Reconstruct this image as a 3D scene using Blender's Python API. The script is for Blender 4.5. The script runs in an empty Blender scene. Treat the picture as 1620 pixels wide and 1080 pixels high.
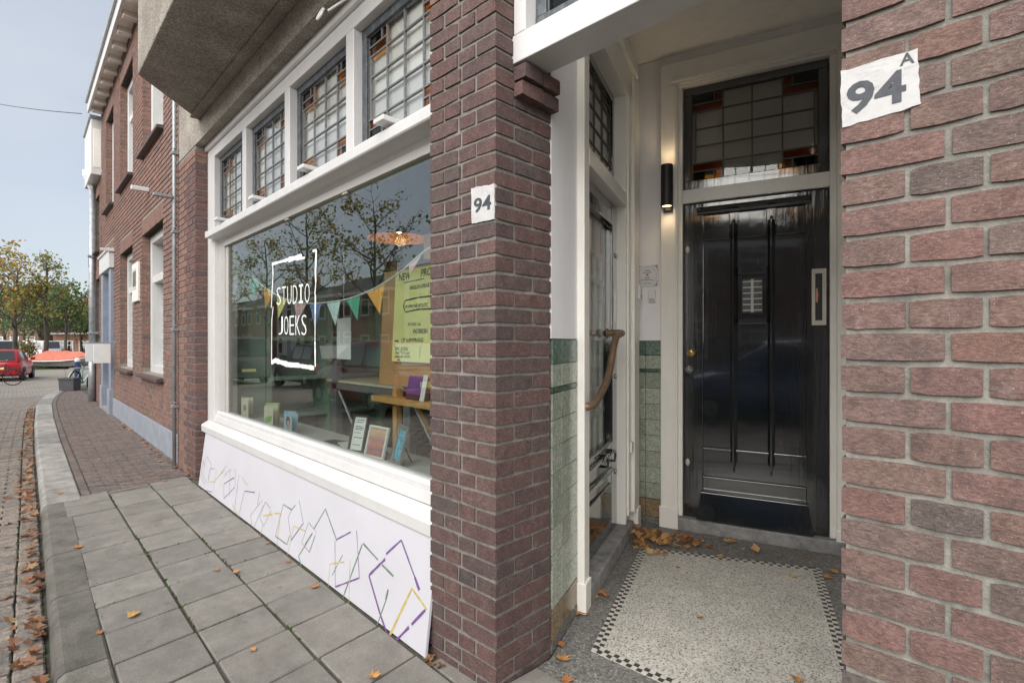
import bpy, math, random
import numpy as np
from mathutils import Vector, Matrix
R = math.radians
random.seed(7); rng = np.random.default_rng(7)
sc = bpy.context.scene
COL = sc.collection

# ------------------------------------------------------------------ camera, sky, sun, exposure
F, CX, CY, HC = 830.0, 810.0, 542.0, 1.30          # focal length and horizon in photo pixels, camera height
YAW = R(46.4)
cam_d = bpy.data.cameras.new('camera'); cam = bpy.data.objects.new('camera', cam_d); COL.objects.link(cam)
cam.location = (0, 0, HC); cam.rotation_euler = (R(90), 0, YAW)
cam_d.sensor_width = 36; cam_d.lens = 36 * F / 1620; cam_d.shift_y = (CY - 540) / 1620
cam_d.clip_start = 0.05; cam_d.clip_end = 3000
sc.camera = cam

SUN_EL, SUN_AZ = 30, 290                            # azimuth of the sun seen from the scene, degrees CCW from +X
world = bpy.data.worlds.new('World'); sc.world = world; world.use_nodes = True
wn = world.node_tree.nodes; wl = world.node_tree.links; wn.clear()
wo = wn.new('ShaderNodeOutputWorld'); wb = wn.new('ShaderNodeBackground'); wb.inputs[1].default_value = 0.061
sky = wn.new('ShaderNodeTexSky'); sky.sky_type = 'NISHITA'; sky.sun_disc = False
sky.sun_elevation = R(SUN_EL); sky.sun_rotation = R(90 - SUN_AZ); sky.air_density = 1.0; sky.dust_density = 1.6; sky.ozone_density = 1.2
wg = wn.new('ShaderNodeTexCoord'); wnz = wn.new('ShaderNodeTexNoise'); wnz.inputs['Scale'].default_value = 1.6; wnz.inputs['Detail'].default_value = 5
wmap = wn.new('ShaderNodeMapping'); wmap.inputs['Scale'].default_value = (1, 1, 2.2)
wr = wn.new('ShaderNodeValToRGB'); wr.color_ramp.elements[0].position = .30; wr.color_ramp.elements[0].color = (.48,)*3 + (1,)
wr.color_ramp.elements[1].position = .72; wr.color_ramp.elements[1].color = (.90,)*3 + (1,)
wm = wn.new('ShaderNodeMixRGB'); wm.inputs[2].default_value = (4.5, 4.7, 5.05, 1)     # thin high cloud over the blue
wl.new(wg.outputs['Generated'], wmap.inputs[0]); wl.new(wmap.outputs[0], wnz.inputs['Vector'])
wl.new(wnz.outputs['Fac'], wr.inputs[0]); wl.new(wr.outputs[0], wm.inputs[0])
wl.new(sky.outputs[0], wm.inputs[1]); wl.new(wm.outputs[0], wb.inputs[0]); wl.new(wb.outputs[0], wo.inputs[0])

sun_d = bpy.data.lights.new('sun', 'SUN'); sun_d.energy = 2.5; sun_d.angle = R(85); sun_d.color = (1, .965, .92)
sun = bpy.data.objects.new('sun', sun_d); COL.objects.link(sun)
sdir = Vector((math.cos(R(SUN_AZ)) * math.cos(R(SUN_EL)), math.sin(R(SUN_AZ)) * math.cos(R(SUN_EL)), math.sin(R(SUN_EL))))
sun.rotation_euler = sdir.to_track_quat('Z', 'Y').to_euler(); sun.location = (0, -10, 20)

vs = sc.view_settings; vs.view_transform = 'Standard'; vs.look = 'None'; vs.exposure = 1.5; vs.gamma = 1; vs.use_curve_mapping = False
cy = sc.cycles; cy.use_denoising = True; cy.max_bounces = 8; cy.diffuse_bounces = 6; cy.glossy_bounces = 5; cy.transparent_max_bounces = 24
cy.transmission_bounces = 4; cy.sample_clamp_indirect = 6; cy.caustics_reflective = False; cy.caustics_refractive = False

# ------------------------------------------------------------------ pixels to places (camera looks along (-sin yaw, cos yaw); x runs along the facade, y into it)
cyw, syw = math.cos(YAW), math.sin(YAW)
def cw(a, b): return (a * cyw - b * syw, a * syw + b * cyw)           # (right, forward) of the camera -> world x, y
def at(px, depth): return cw((px - CX) / F * depth, depth)
def ray(px, py):
    d = cw((px - CX) / F, 1.0); return Vector((d[0], d[1], (CY - py) / F))
def hit(px, py, p, n):
    d = ray(px, py); p = Vector(p); n = Vector(n); o = Vector((0, 0, HC))
    return o + d * ((p - o).dot(n) / d.dot(n))

# ------------------------------------------------------------------ materials
def lin(c): return tuple(((v / 255 + .055) / 1.055) ** 2.4 if v / 255 > .04045 else v / 255 / 12.92 for v in c)
class NT:
    def __init__(s, name):
        s.m = bpy.data.materials.new(name); s.m.use_nodes = True; s.t = s.m.node_tree; s.n = s.t.nodes; s.l = s.t.links
        s.b = s.n['Principled BSDF']; s.co = s.n.new('ShaderNodeTexCoord'); s.pos = s.n.new('ShaderNodeNewGeometry')
    def noise(s, scale, detail=4, rough=.55, vec=None, dist=0):
        n = s.n.new('ShaderNodeTexNoise'); n.inputs['Scale'].default_value = scale; n.inputs['Detail'].default_value = detail
        n.inputs['Roughness'].default_value = rough; n.inputs['Distortion'].default_value = dist
        s.l.new(vec or s.pos.outputs['Position'], n.inputs['Vector']); return n.outputs['Fac']     # place-based, so no two pieces repeat
    def ramp(s, fac, stops):
        r = s.n.new('ShaderNodeValToRGB'); e = r.color_ramp.elements
        while len(e) < len(stops): e.new(.5)
        for el, (p, c) in zip(e, stops):
            el.position = p; el.color = (c if len(c) == 4 else tuple(c) + (1,)) if isinstance(c, (tuple, list)) else (c, c, c, 1)
        s.l.new(fac, r.inputs[0]); return r.outputs[0]
    def mix(s, fac, a, b, mode='MIX'):
        m = s.n.new('ShaderNodeMixRGB'); m.blend_type = mode
        for i, v in ((0, fac), (1, a), (2, b)):
            if isinstance(v, (int, float)): m.inputs[i].default_value = v if i == 0 else (v, v, v, 1)
            elif isinstance(v, (tuple, list)): m.inputs[i].default_value = tuple(v)[:3] + (1,)
            else: s.l.new(v, m.inputs[i])
        return m.outputs[0]
    def math(s, op, a, b=0.0):
        m = s.n.new('ShaderNodeMath'); m.operation = op
        for i, v in ((0, a), (1, b)):
            if isinstance(v, (int, float)): m.inputs[i].default_value = v
            else: s.l.new(v, m.inputs[i])
        return m.outputs[0]
    def map(s, scale=(1, 1, 1), rot=(0, 0, 0)):
        m = s.n.new('ShaderNodeMapping'); m.inputs['Scale'].default_value = scale; m.inputs['Rotation'].default_value = rot
        s.l.new(s.pos.outputs['Position'], m.inputs[0]); return m.outputs[0]
    def bump(s, h, strength=.4, dist=.004):
        b = s.n.new('ShaderNodeBump'); b.inputs['Strength'].default_value = strength; b.inputs['Distance'].default_value = dist
        s.l.new(h, b.inputs['Height']); s.l.new(b.outputs[0], s.b.inputs['Normal'])
    def col(s, c):
        if isinstance(c, (tuple, list)): s.b.inputs['Base Color'].default_value = tuple(c)[:3] + (1,)
        else: s.l.new(c, s.b.inputs['Base Color'])
    def rough(s, r):
        if isinstance(r, (int, float)): s.b.inputs['Roughness'].default_value = r
        else: s.l.new(r, s.b.inputs['Roughness'])
    def rnd(s):
        o = s.n.new('ShaderNodeObjectInfo'); return o.outputs['Random']
    def attr(s, name='rnd'):
        a = s.n.new('ShaderNodeAttribute'); a.attribute_name = name; return a.outputs['Fac']
def simple(name, c, rough=.5, var=.12, scale=9, bump=0, bscale=60, metal=0, spec=None, dirt=None):
    t = NT(name)
    f = t.noise(scale, 5)
    lo = tuple(v * (1 - var) for v in c); hi = tuple(min(1, v * (1 + var)) for v in c)
    col = t.ramp(f, [(.3, lo), (.7, hi)])
    if dirt:
        d = t.ramp(t.noise(dirt[1], 8, .7), [(.48, 0.0), (.75, 1.0)])
        col = t.mix(t.math('MULTIPLY', d, dirt[2]), col, dirt[0])
    t.col(col); t.rough(rough); t.b.inputs['Metallic'].default_value = metal
    if spec is not None: t.b.inputs['Specular IOR Level'].default_value = spec
    if bump: t.bump(t.noise(bscale, 4), bump)
    return t.m
def brick_mat(name, tones, per_object=True, grain=170):
    t = NT(name)
    r = t.rnd() if per_object else t.attr()
    base = t.ramp(r, [(i / (len(tones) - 1), c) for i, c in enumerate(tones)])
    big = t.noise(22, 5, .65); fine = t.noise(grain, 6, .75, vec=t.map((.45, .45, 1.3)))
    base = t.mix(.75, base, t.ramp(big, [(.25, .62), (.75, 1.3)]), 'MULTIPLY')
    base = t.mix(.9, base, t.ramp(fine, [(.3, .42), (.5, 1.0), (.70, 1.7)]), 'MULTIPLY')
    spk = t.ramp(t.noise(grain * 1.7, 2, .5), [(.66, 0.0), (.72, 1.0)]); base = t.mix(t.math('MULTIPLY', spk, .45), base, (.50, .44, .42))
    bloom = t.ramp(t.noise(34, 7, .8, dist=1.2), [(.60, 0.0), (.78, 1.0)])
    base = t.mix(t.math('MULTIPLY', bloom, .48), base, (.46, .41, .39))
    soot = t.ramp(t.noise(9, 6, .7), [(.5, 0.0), (.75, 1.0)])
    base = t.mix(t.math('MULTIPLY', soot, .55), base, (.055, .045, .047))
    t.col(base); t.rough(.86); t.b.inputs['Specular IOR Level'].default_value = .3
    t.bump(t.math('ADD', t.math('MULTIPLY', fine, .5), t.noise(45, 5, .7)), .75, .004)
    return t.m
M = {}
M['brick'] = brick_mat('brick_purple', [(.098, .065, .060), (.122, .071, .064), (.090, .069, .065), (.131, .077, .068), (.105, .072, .066), (.116, .065, .061), (.072, .059, .058)])  # pillar copy of the shop brick, its shade put into darker tones
M['brick_pier'] = brick_mat('brick_rose', [(.162, .103, .090), (.18, .107, .094), (.142, .108, .095), (.184, .102, .091), (.160, .117, .098), (.172, .100, .088), (.112, .095, .088), (.19, .110, .090)], grain=210)  # same brick as the pillar, brighter light on the pier put into lighter tones
M['brick_dark'] = brick_mat('brick_brown_dark', [(.125, .075, .068), (.16, .085, .07), (.11, .07, .068), (.145, .08, .072)], grain=120)
M['brick_stuff'] = brick_mat('brick_brown', [(.20, .118, .094), (.235, .132, .102), (.18, .116, .098), (.25, .138, .106), (.20, .13, .11), (.155, .106, .094)], False, 90)
M['brick_far'] = simple('brick_far', (.26, .13, .095), .9, .2, 6, .3, 20); M['brick_far2'] = simple('brick_far_brown', (.17, .105, .08), .9, .2, 6, .3, 20); M['render_far'] = simple('pale_render', (.50, .47, .42), .9, .12, 4)
M['paver'] = brick_mat('klinker_pavers', [(.15, .118, .105), (.18, .14, .122), (.13, .112, .105), (.20, .15, .125)], False, 90)
M['road_brick'] = brick_mat('road_bricks', [(.20, .172, .148), (.245, .21, .178), (.18, .165, .15), (.27, .222, .18)], False, 80)
M['road_brick_o'] = brick_mat('road_bricks_near', [(.20, .172, .148), (.245, .21, .178), (.18, .165, .15), (.27, .222, .18)], True, 120)
def mortar(name, c, moss=0):
    t = NT(name); f = t.noise(40, 6, .7)
    col = t.ramp(f, [(.25, tuple(v * .62 for v in c)), (.75, tuple(v * 1.2 for v in c))]); col = t.mix(.8, col, t.ramp(t.noise(7, 7, .75, dist=.8), [(.3, .6), (.5, 1.0), (.72, 1.45)]), 'MULTIPLY')
    if moss: col = t.mix(t.ramp(t.noise(5, 6, .75), [(.50, 0.0), (.62, moss)]), col, (.055, .085, .022))
    t.col(col); t.rough(.95); t.bump(t.noise(160, 5, .7), .8, .004); return t.m
M['mortar'] = mortar('mortar', (.215, .20, .18)); M['mortar_p'] = mortar('mortar_pier', (.25, .24, .212)); M['mortar_n'] = mortar('mortar_neighbour', (.27, .24, .205))
M['joint'] = mortar('joint_soil', (.085, .076, .062), .95)
def white(name, c=(.64, .635, .625), rough=.32, dirt=.22):
    t = NT(name)
    col = t.ramp(t.noise(3.2, 5), [(.3, tuple(v * .93 for v in c)), (.7, c)])
    st = t.ramp(t.noise(7, 8, .75, vec=t.map((1.6, 1.6, .35))), [(.50, 0.0), (.80, 1.0)])
    col = t.mix(t.math('MULTIPLY', st, dirt), col, (.34, .31, .26))
    wear = t.ramp(t.noise(24, 8, .8, dist=.6), [(.66, 0.0), (.74, 1.0)]); col = t.mix(t.math('MULTIPLY', wear, dirt), col, (.45, .42, .36))
    sp = t.ramp(t.noise(95, 3, .6), [(.735, 0.0), (.77, 1.0)])
    col = t.mix(t.math('MULTIPLY', sp, dirt * 1.6), col, (.20, .17, .14))
    t.col(col); t.rough(rough); t.bump(t.noise(55, 4, vec=t.map((1, 1, .25))), .10, .002); return t.m
M['white'] = white('white_paint', dirt=.27); M['cream'] = white('cream_paint', (.86, .84, .78), .3, .18)
M['plaster'] = white('porch_plaster', (.88, .87, .88), .75, .12); M['ceiling'] = white('porch_ceiling_paint', (.91, .89, .84), .6, .22)
M['board'] = white('white_board', (.55, .545, .585), .45, .05)
def black_paint():
    t = NT('black_gloss_paint'); t.col((.010, .0135, .0145)); t.rough(t.ramp(t.noise(6, 6, .7), [(.3, .03), (.75, .13)]))
    w = t.noise(34, 6, .6, vec=t.map((1.2, 1.2, .07))); t.bump(t.math('ADD', w, t.math('MULTIPLY', t.noise(5, 2), 1.3)), .22, .006)
    t.b.inputs['Specular IOR Level'].default_value = 1.0; t.b.inputs['Coat Weight'].default_value = 1.0; t.b.inputs['Coat Roughness'].default_value = .04
    return t.m
M['black'] = black_paint()
M['black_matt'] = simple('black_matt_metal', (.016, .016, .017), .45, .1)
M['sash_grey'] = simple('dark_blue_grey_paint', (.058, .070, .078), .4, .35, 22, .15, dirt=((.30, .31, .32), 30, .45))
M['lead'] = simple('lead_came', (.22, .22, .225), .5, .25, 60, metal=.5)
M['lead_dark'] = simple('lead_came_dark', (.085, .08, .07), .5, .25, 60, metal=.3)
def roughcast():
    t = NT('roughcast_concrete'); g = t.noise(75, 4, .8); b = t.noise(2.6, 7, .65)
    c = t.ramp(b, [(.25, (.22, .195, .165)), (.5, (.34, .305, .26)), (.78, (.50, .46, .39))])
    c = t.mix(.9, c, t.ramp(g, [(.3, .30), (.5, 1.0), (.7, 1.9)]), 'MULTIPLY')
    t.col(c); t.rough(.95); t.bump(t.math('ADD', g, t.noise(45, 5, .7)), 1.0, .014); return t.m
M['roughcast'] = roughcast()
def concrete_tile():
    t = NT('concrete_paving'); r = t.rnd()
    c = t.ramp(r, [(0, (.16, .149, .132)), (.35, (.225, .209, .186)), (.7, (.192, .179, .159)), (1, (.24, .224, .20))])
    c = t.mix(.8, c, t.ramp(t.noise(7, 6, .7), [(.28, .68), (.7, 1.2)]), 'MULTIPLY')
    c = t.mix(.6, c, t.ramp(t.noise(210, 4, .8), [(.3, .6), (.5, 1.0), (.7, 1.4)]), 'MULTIPLY')
    sp = t.ramp(t.noise(120, 2, .5), [(.70, 0.0), (.74, 1.0)]); c = t.mix(t.math('MULTIPLY', sp, .55), c, (.50, .48, .45))
    st = t.ramp(t.noise(2.2, 9, .8, dist=.8), [(.50, 0.0), (.68, 1.0)]); c = t.mix(t.math('MULTIPLY', st, .42), c, (.085, .076, .066))
    v = t.n.new('ShaderNodeTexVoronoi'); v.inputs['Scale'].default_value = 7; t.l.new(t.pos.outputs['Position'], v.inputs['Vector']); gum = t.ramp(v.outputs['Distance'], [(.085, 1.0), (.11, 0.0)]); c = t.mix(t.math('MULTIPLY', gum, .45), c, (.10, .094, .085))
    t.col(c); t.rough(.88); t.bump(t.noise(150, 5, .7), .5, .003); return t.m
M['tile_c'] = concrete_tile()
def kerb_mat(name, c):
    t = NT(name); r = t.rnd()
    k = t.mix(1, t.ramp(t.noise(6, 6, .7), [(.3, tuple(v * .5 for v in c)), (.62, tuple(v * 1.1 for v in c))]), t.ramp(r, [(0, .8), (1, 1.2)]), 'MULTIPLY')
    k = t.mix(.7, k, t.ramp(t.noise(130, 5, .8), [(.3, .5), (.5, 1.0), (.72, 1.5)]), 'MULTIPLY')
    m = t.ramp(t.noise(3.5, 7, .75), [(.56, 0.0), (.72, .55)]); k = t.mix(m, k, (.06, .075, .035))
    t.col(k); t.rough(.9); t.bump(t.noise(110, 6, .75), .8, .006); return t.m
M['kerb'] = kerb_mat('kerb_concrete', (.175, .165, .142)); M['granite'] = kerb_mat('kerb_granite', (.30, .288, .265))
def terrazzo(name, base, chips, s=150):
    t = NT(name); v = t.n.new('ShaderNodeTexVoronoi'); v.inputs['Scale'].default_value = s; t.l.new(t.co.outputs['Object'], v.inputs['Vector'])
    sep = t.n.new('ShaderNodeSeparateColor'); t.l.new(v.outputs['Color'], sep.inputs[0])
    c = t.ramp(sep.outputs[0], chips); c = t.mix(.8, c, t.ramp(t.noise(5, 6, .7), [(.28, .72), (.72, 1.15)]), 'MULTIPLY')
    e = t.ramp(v.outputs['Distance'], [(.35, 0.0), (.62, 1.0)]); c = t.mix(t.math('MULTIPLY', e, .35), c, base)
    t.col(c); t.rough(.55); t.bump(t.noise(220, 4), .2, .002); return t.m
M['terrazzo'] = terrazzo('terrazzo_cream', (.42, .39, .32), [(0, (.10, .07, .055)), (.10, (.13, .125, .11)), (.19, (.54, .525, .475)), (.5, (.64, .625, .58)), (.76, (.47, .455, .41)), (.88, (.22, .19, .155)), (1, (.60, .59, .55))], 175)
M['granito'] = terrazzo('terrazzo_grey', (.15, .145, .135), [(0, (.07, .068, .066)), (.4, (.15, .146, .138)), (.75, (.20, .195, .185)), (1, (.33, .31, .27))], 120)
M['mos_d'] = simple('mosaic_dark', (.045, .042, .038), .5, .3, 30); M['mos_l'] = simple('mosaic_pale', (.50, .48, .43), .5, .15, 30)
def glaze(name, lo, mid, hi, sc_=55):
    t = NT(name); n = t.noise(sc_, 7, .7, dist=1.6); r = t.rnd()
    c = t.ramp(n, [(.33, lo), (.5, mid), (.66, hi)]); c = t.mix(1, c, t.ramp(r, [(0, .84), (1, 1.14)]), 'MULTIPLY')
    t.col(c); t.rough(.22); t.bump(t.noise(14, 3), .08, .003); return t.m
M['tile_pale'] = glaze('marbled_tile_pale', (.15, .175, .14), (.32, .355, .285), (.50, .53, .455))
M['tile_green'] = glaze('marbled_tile_green', (.055, .10, .078), (.105, .165, .13), (.25, .32, .265), 40)
M['tile_strip'] = glaze('marbled_tile_strip', (.02, .045, .030), (.05, .095, .06), (.24, .29, .20), 70)
M['tile_brown'] = glaze('ochre_skirting_tile', (.13, .09, .05), (.22, .16, .09), (.31, .25, .16), 30)
M['stone'] = simple('bluestone_step', (.23, .225, .22), .8, .35, 12, .4, 90, dirt=((.50, .49, .47), 16, .55))
def glass(name, ior=1.52, tint=(.93, .96, .95), rough=0.0, wav=0.0):
    m = bpy.data.materials.new(name); m.use_nodes = True; n = m.node_tree.nodes; l = m.node_tree.links; n.clear()
    o = n.new('ShaderNodeOutputMaterial'); mx = n.new('ShaderNodeMixShader'); tr = n.new('ShaderNodeBsdfTransparent'); g = n.new('ShaderNodeBsdfGlossy')
    fr = n.new('ShaderNodeFresnel'); geo = n.new('ShaderNodeNewGeometry'); mr = n.new('ShaderNodeMapRange')      # same reflectance on both faces of the sheet
    mr.inputs['To Min'].default_value = ior; mr.inputs['To Max'].default_value = 1 / ior; l.new(geo.outputs['Backfacing'], mr.inputs['Value']); l.new(mr.outputs[0], fr.inputs['IOR'])
    tr.inputs[0].default_value = tint + (1,); g.inputs['Roughness'].default_value = rough
    if wav:
        co = n.new('ShaderNodeTexCoord'); nz = n.new('ShaderNodeTexNoise'); nz.inputs['Scale'].default_value = 3.0; nz.inputs['Detail'].default_value = 1
        b = n.new('ShaderNodeBump'); b.inputs['Strength'].default_value = wav; b.inputs['Distance'].default_value = .01
        l.new(co.outputs['Object'], nz.inputs['Vector']); l.new(nz.outputs['Fac'], b.inputs['Height']); l.new(b.outputs[0], g.inputs['Normal'])
    l.new(fr.outputs[0], mx.inputs[0]); l.new(tr.outputs[0], mx.inputs[1]); l.new(g.outputs[0], mx.inputs[2]); l.new(mx.outputs[0], o.inputs[0])
    return m
M['glass'] = glass('plate_glass', 2.3, (.90, .94, .92)); M['pane'] = glass('old_pane', 1.5, (.95, .96, .95), .01, .12)
M['amber'] = glass('amber_glass', 1.45, (.86, .56, .20), .05); M['dkglass'] = glass('dark_green_glass', 1.5, (.16, .22, .21), .04)
M['redglass'] = glass('red_brown_glass', 1.45, (.72, .34, .20), .05); M['pinkglass'] = glass('pale_pink_glass', 1.45, (.75, .60, .50), .05)
M['house_glass'] = simple('dark_window_glass', (.02, .024, .026), .04, .1, spec=.8)
M['zinc'] = simple('zinc_pipe', (.36, .385, .40), .45, .2, 14, metal=.4, dirt=((.16, .16, .15), 9, .5))
M['galv'] = simple('galvanised_steel', (.30, .31, .32), .5, .15, 20, metal=.5)
M['brass'] = simple('worn_brass', (.55, .38, .14), .28, .2, 30, metal=1); M['bronze'] = simple('brown_bronze_handle', (.20, .13, .085), .42, .25, 25, metal=.4)
M['nickel'] = simple('grey_nickel', (.50, .50, .48), .3, .1, 30, metal=.9)
M['putty'] = simple('putty_grey_paint', (.58, .55, .48), .4, .08)
M['plinth'] = simple('blue_grey_plinth', (.27, .29, .335), .75, .10, 6, .25, 60, dirt=((.16, .17, .19), 5, .5))
M['blue_door'] = simple('blue_grey_door_surround', (.23, .26, .32), .6, .1, 6)
M['wood'] = simple('easel_beech', (.55, .31, .11), .5, .18, 14); M['card'] = simple('brown_cardboard', (.48, .29, .135), .8, .08, 6)
M['yellow'] = simple('yellow_paper', (.86, .84, .36), .8, .04, 3); M['ink'] = simple('black_ink', (.03, .032, .03), .7, .1)
M['sage'] = simple('sage_green_shelf', (.30, .40, .31), .55, .08, 5); M['shopwall'] = simple('shop_wall', (.36, .35, .31), .85, .1, 3)
M['shopfloor'] = simple('shop_floor', (.22, .18, .14), .5, .25, 4); M['sillgrey'] = simple('grey_inner_sill', (.42, .43, .43), .5, .06, 5)
M['jamb'] = simple('grey_inner_jamb', (.42, .41, .39), .5, .06, 5)
M['letter'] = simple('white_window_paint', (.86, .88, .87), .6, .03)
M['slate'] = simple('brown_slate_sill', (.085, .058, .052), .6, .25, 18, .3); M['rooftile'] = simple('orange_roof_tiles', (.42, .14, .075), .8, .25, 8, .5, 14)
M['darkroof'] = simple('dark_roof', (.06, .055, .052), .8, .25, 8); M['bark'] = simple('bark', (.085, .070, .055), .95, .35, 14, .9, 30)
def street():
    t = NT('brick_street'); bt = t.n.new('ShaderNodeTexBrick'); bt.inputs['Scale'].default_value = 1.0; bt.inputs['Brick Width'].default_value = .21; bt.inputs['Row Height'].default_value = .10; bt.inputs['Mortar Size'].default_value = .008
    bt.inputs['Color1'].default_value = (.30, .265, .22, 1); bt.inputs['Color2'].default_value = (.24, .22, .19, 1); bt.inputs['Mortar'].default_value = (.085, .08, .06, 1)
    mp = t.n.new('ShaderNodeMapping'); mp.inputs['Rotation'].default_value = (0, 0, R(90)); t.l.new(t.co.outputs['Object'], mp.inputs[0]); t.l.new(mp.outputs[0], bt.inputs['Vector'])
    t.col(t.mix(.8, bt.outputs[0], t.ramp(t.noise(.6, 8, .7), [(.3, .7), (.7, 1.25)]), 'MULTIPLY')); t.rough(.9); return t.m
M['asphalt'] = street()
M['grass'] = simple('grass_base', (.05, .085, .02), .9, .4, 7)
M['white_plain'] = simple('white_enamel', (.74, .74, .73), .35, .06, 5); M['rubber'] = simple('tyre_rubber', (.02, .02, .02), .8, .1)
M['redcar'] = simple('red_car_paint', (.36, .014, .022), .18, .06, 3); M['darkred'] = simple('dark_red_car_paint', (.19, .012, .018), .15, .06, 3)
M['carglass'] = simple('car_glass', (.018, .024, .026), .05, .1, spec=.9); M['carblack'] = simple('car_trim', (.02, .02, .021), .5, .1)
M['tail'] = simple('tail_lamp', (.42, .02, .02), .15, .1); M['van'] = simple('white_van_paint', (.66, .66, .66), .25, .05); M['silver'] = simple('silver_car_paint', (.30, .31, .33), .25, .05, metal=.3)
M['tarp'] = simple('orange_tarpaulin', (.55, .17, .11), .6, .18, 7, .6, 9); M['hull'] = simple('boat_hull_grey', (.30, .29, .28), .5, .2, 6)
M['navy'] = simple('navy_bollard', (.018, .035, .13), .5, .1); M['planter'] = simple('dark_grey_planter', (.075, .075, .08), .7, .2, 20)
M['mint'] = simple('mint_bicycle_paint', (.42, .55, .50), .4, .05); M['skin'] = simple('skin', (.55, .30, .20), .7, .05)
def leafmat(name, stops):
    t = NT(name); t.col(t.ramp(t.attr(), stops)); t.rough(.7); t.b.inputs['Specular IOR Level'].default_value = .25
    tr = t.n.new('ShaderNodeBsdfTranslucent'); mx = t.n.new('ShaderNodeMixShader'); mx.inputs[0].default_value = .3
    t.l.new(t.b.inputs['Base Color'].links[0].from_socket, tr.inputs[0]); o = t.n['Material Output']
    t.l.new(t.b.outputs[0], mx.inputs[1]); t.l.new(tr.outputs[0], mx.inputs[2]); t.l.new(mx.outputs[0], o.inputs[0]); return t.m
M['leaf_aut'] = leafmat('autumn_foliage', [(0, (.20, .20, .05)), (.35, (.28, .24, .06)), (.6, (.38, .25, .06)), (.85, (.42, .20, .05)), (1, (.18, .19, .05))])
M['leaf_green'] = leafmat('green_foliage', [(0, (.06, .10, .045)), (.5, (.09, .14, .055)), (.85, (.13, .17, .06)), (1, (.20, .20, .06))])
M['leaf_mix'] = leafmat('yellowing_foliage', [(0, (.14, .17, .05)), (.5, (.22, .23, .06)), (.8, (.30, .25, .06)), (1, (.36, .22, .05))])
M['grassblade'] = leafmat('grass_blades', [(0, (.04, .08, .015)), (1, (.09, .14, .03))])
M['flower'] = leafmat('yellow_red_shrub_leaves', [(0, (.08, .11, .02)), (.5, (.25, .22, .03)), (.8, (.30, .10, .03)), (1, (.10, .13, .03))])
M['litter'] = leafmat('fallen_leaves', [(0, (.16, .075, .045)), (.3, (.27, .135, .075)), (.6, (.36, .20, .12)), (.8, (.42, .27, .16)), (1, (.22, .095, .055))])
M['litter_o'] = leafmat('orange_leaf_heap', [(0, (.30, .12, .05)), (.3, (.46, .22, .08)), (.6, (.55, .31, .12)), (.85, (.60, .38, .17)), (1, (.36, .14, .06))])
def leaf_obj_mat():
    t = NT('dry_leaf'); c = t.ramp(t.rnd(), [(0, (.34, .13, .045)), (.3, (.46, .21, .06)), (.55, (.52, .31, .10)), (.8, (.38, .15, .05)), (1, (.50, .27, .08))])
    t.col(t.mix(.7, c, t.ramp(t.noise(60, 5), [(.3, .6), (.7, 1.2)]), 'MULTIPLY')); t.rough(.7); return t.m
M['dryleaf'] = leaf_obj_mat()
def emis(name, c, s):
    m = bpy.data.materials.new(name); m.use_nodes = True; b = m.node_tree.nodes['Principled BSDF']
    b.inputs['Base Color'].default_value = c + (1,); b.inputs['Emission Color'].default_value = c + (1,); b.inputs['Emission Strength'].default_value = s; return m
M['bulb'] = emis('lamp_bulb', (1, .66, .30), 5)

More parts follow.
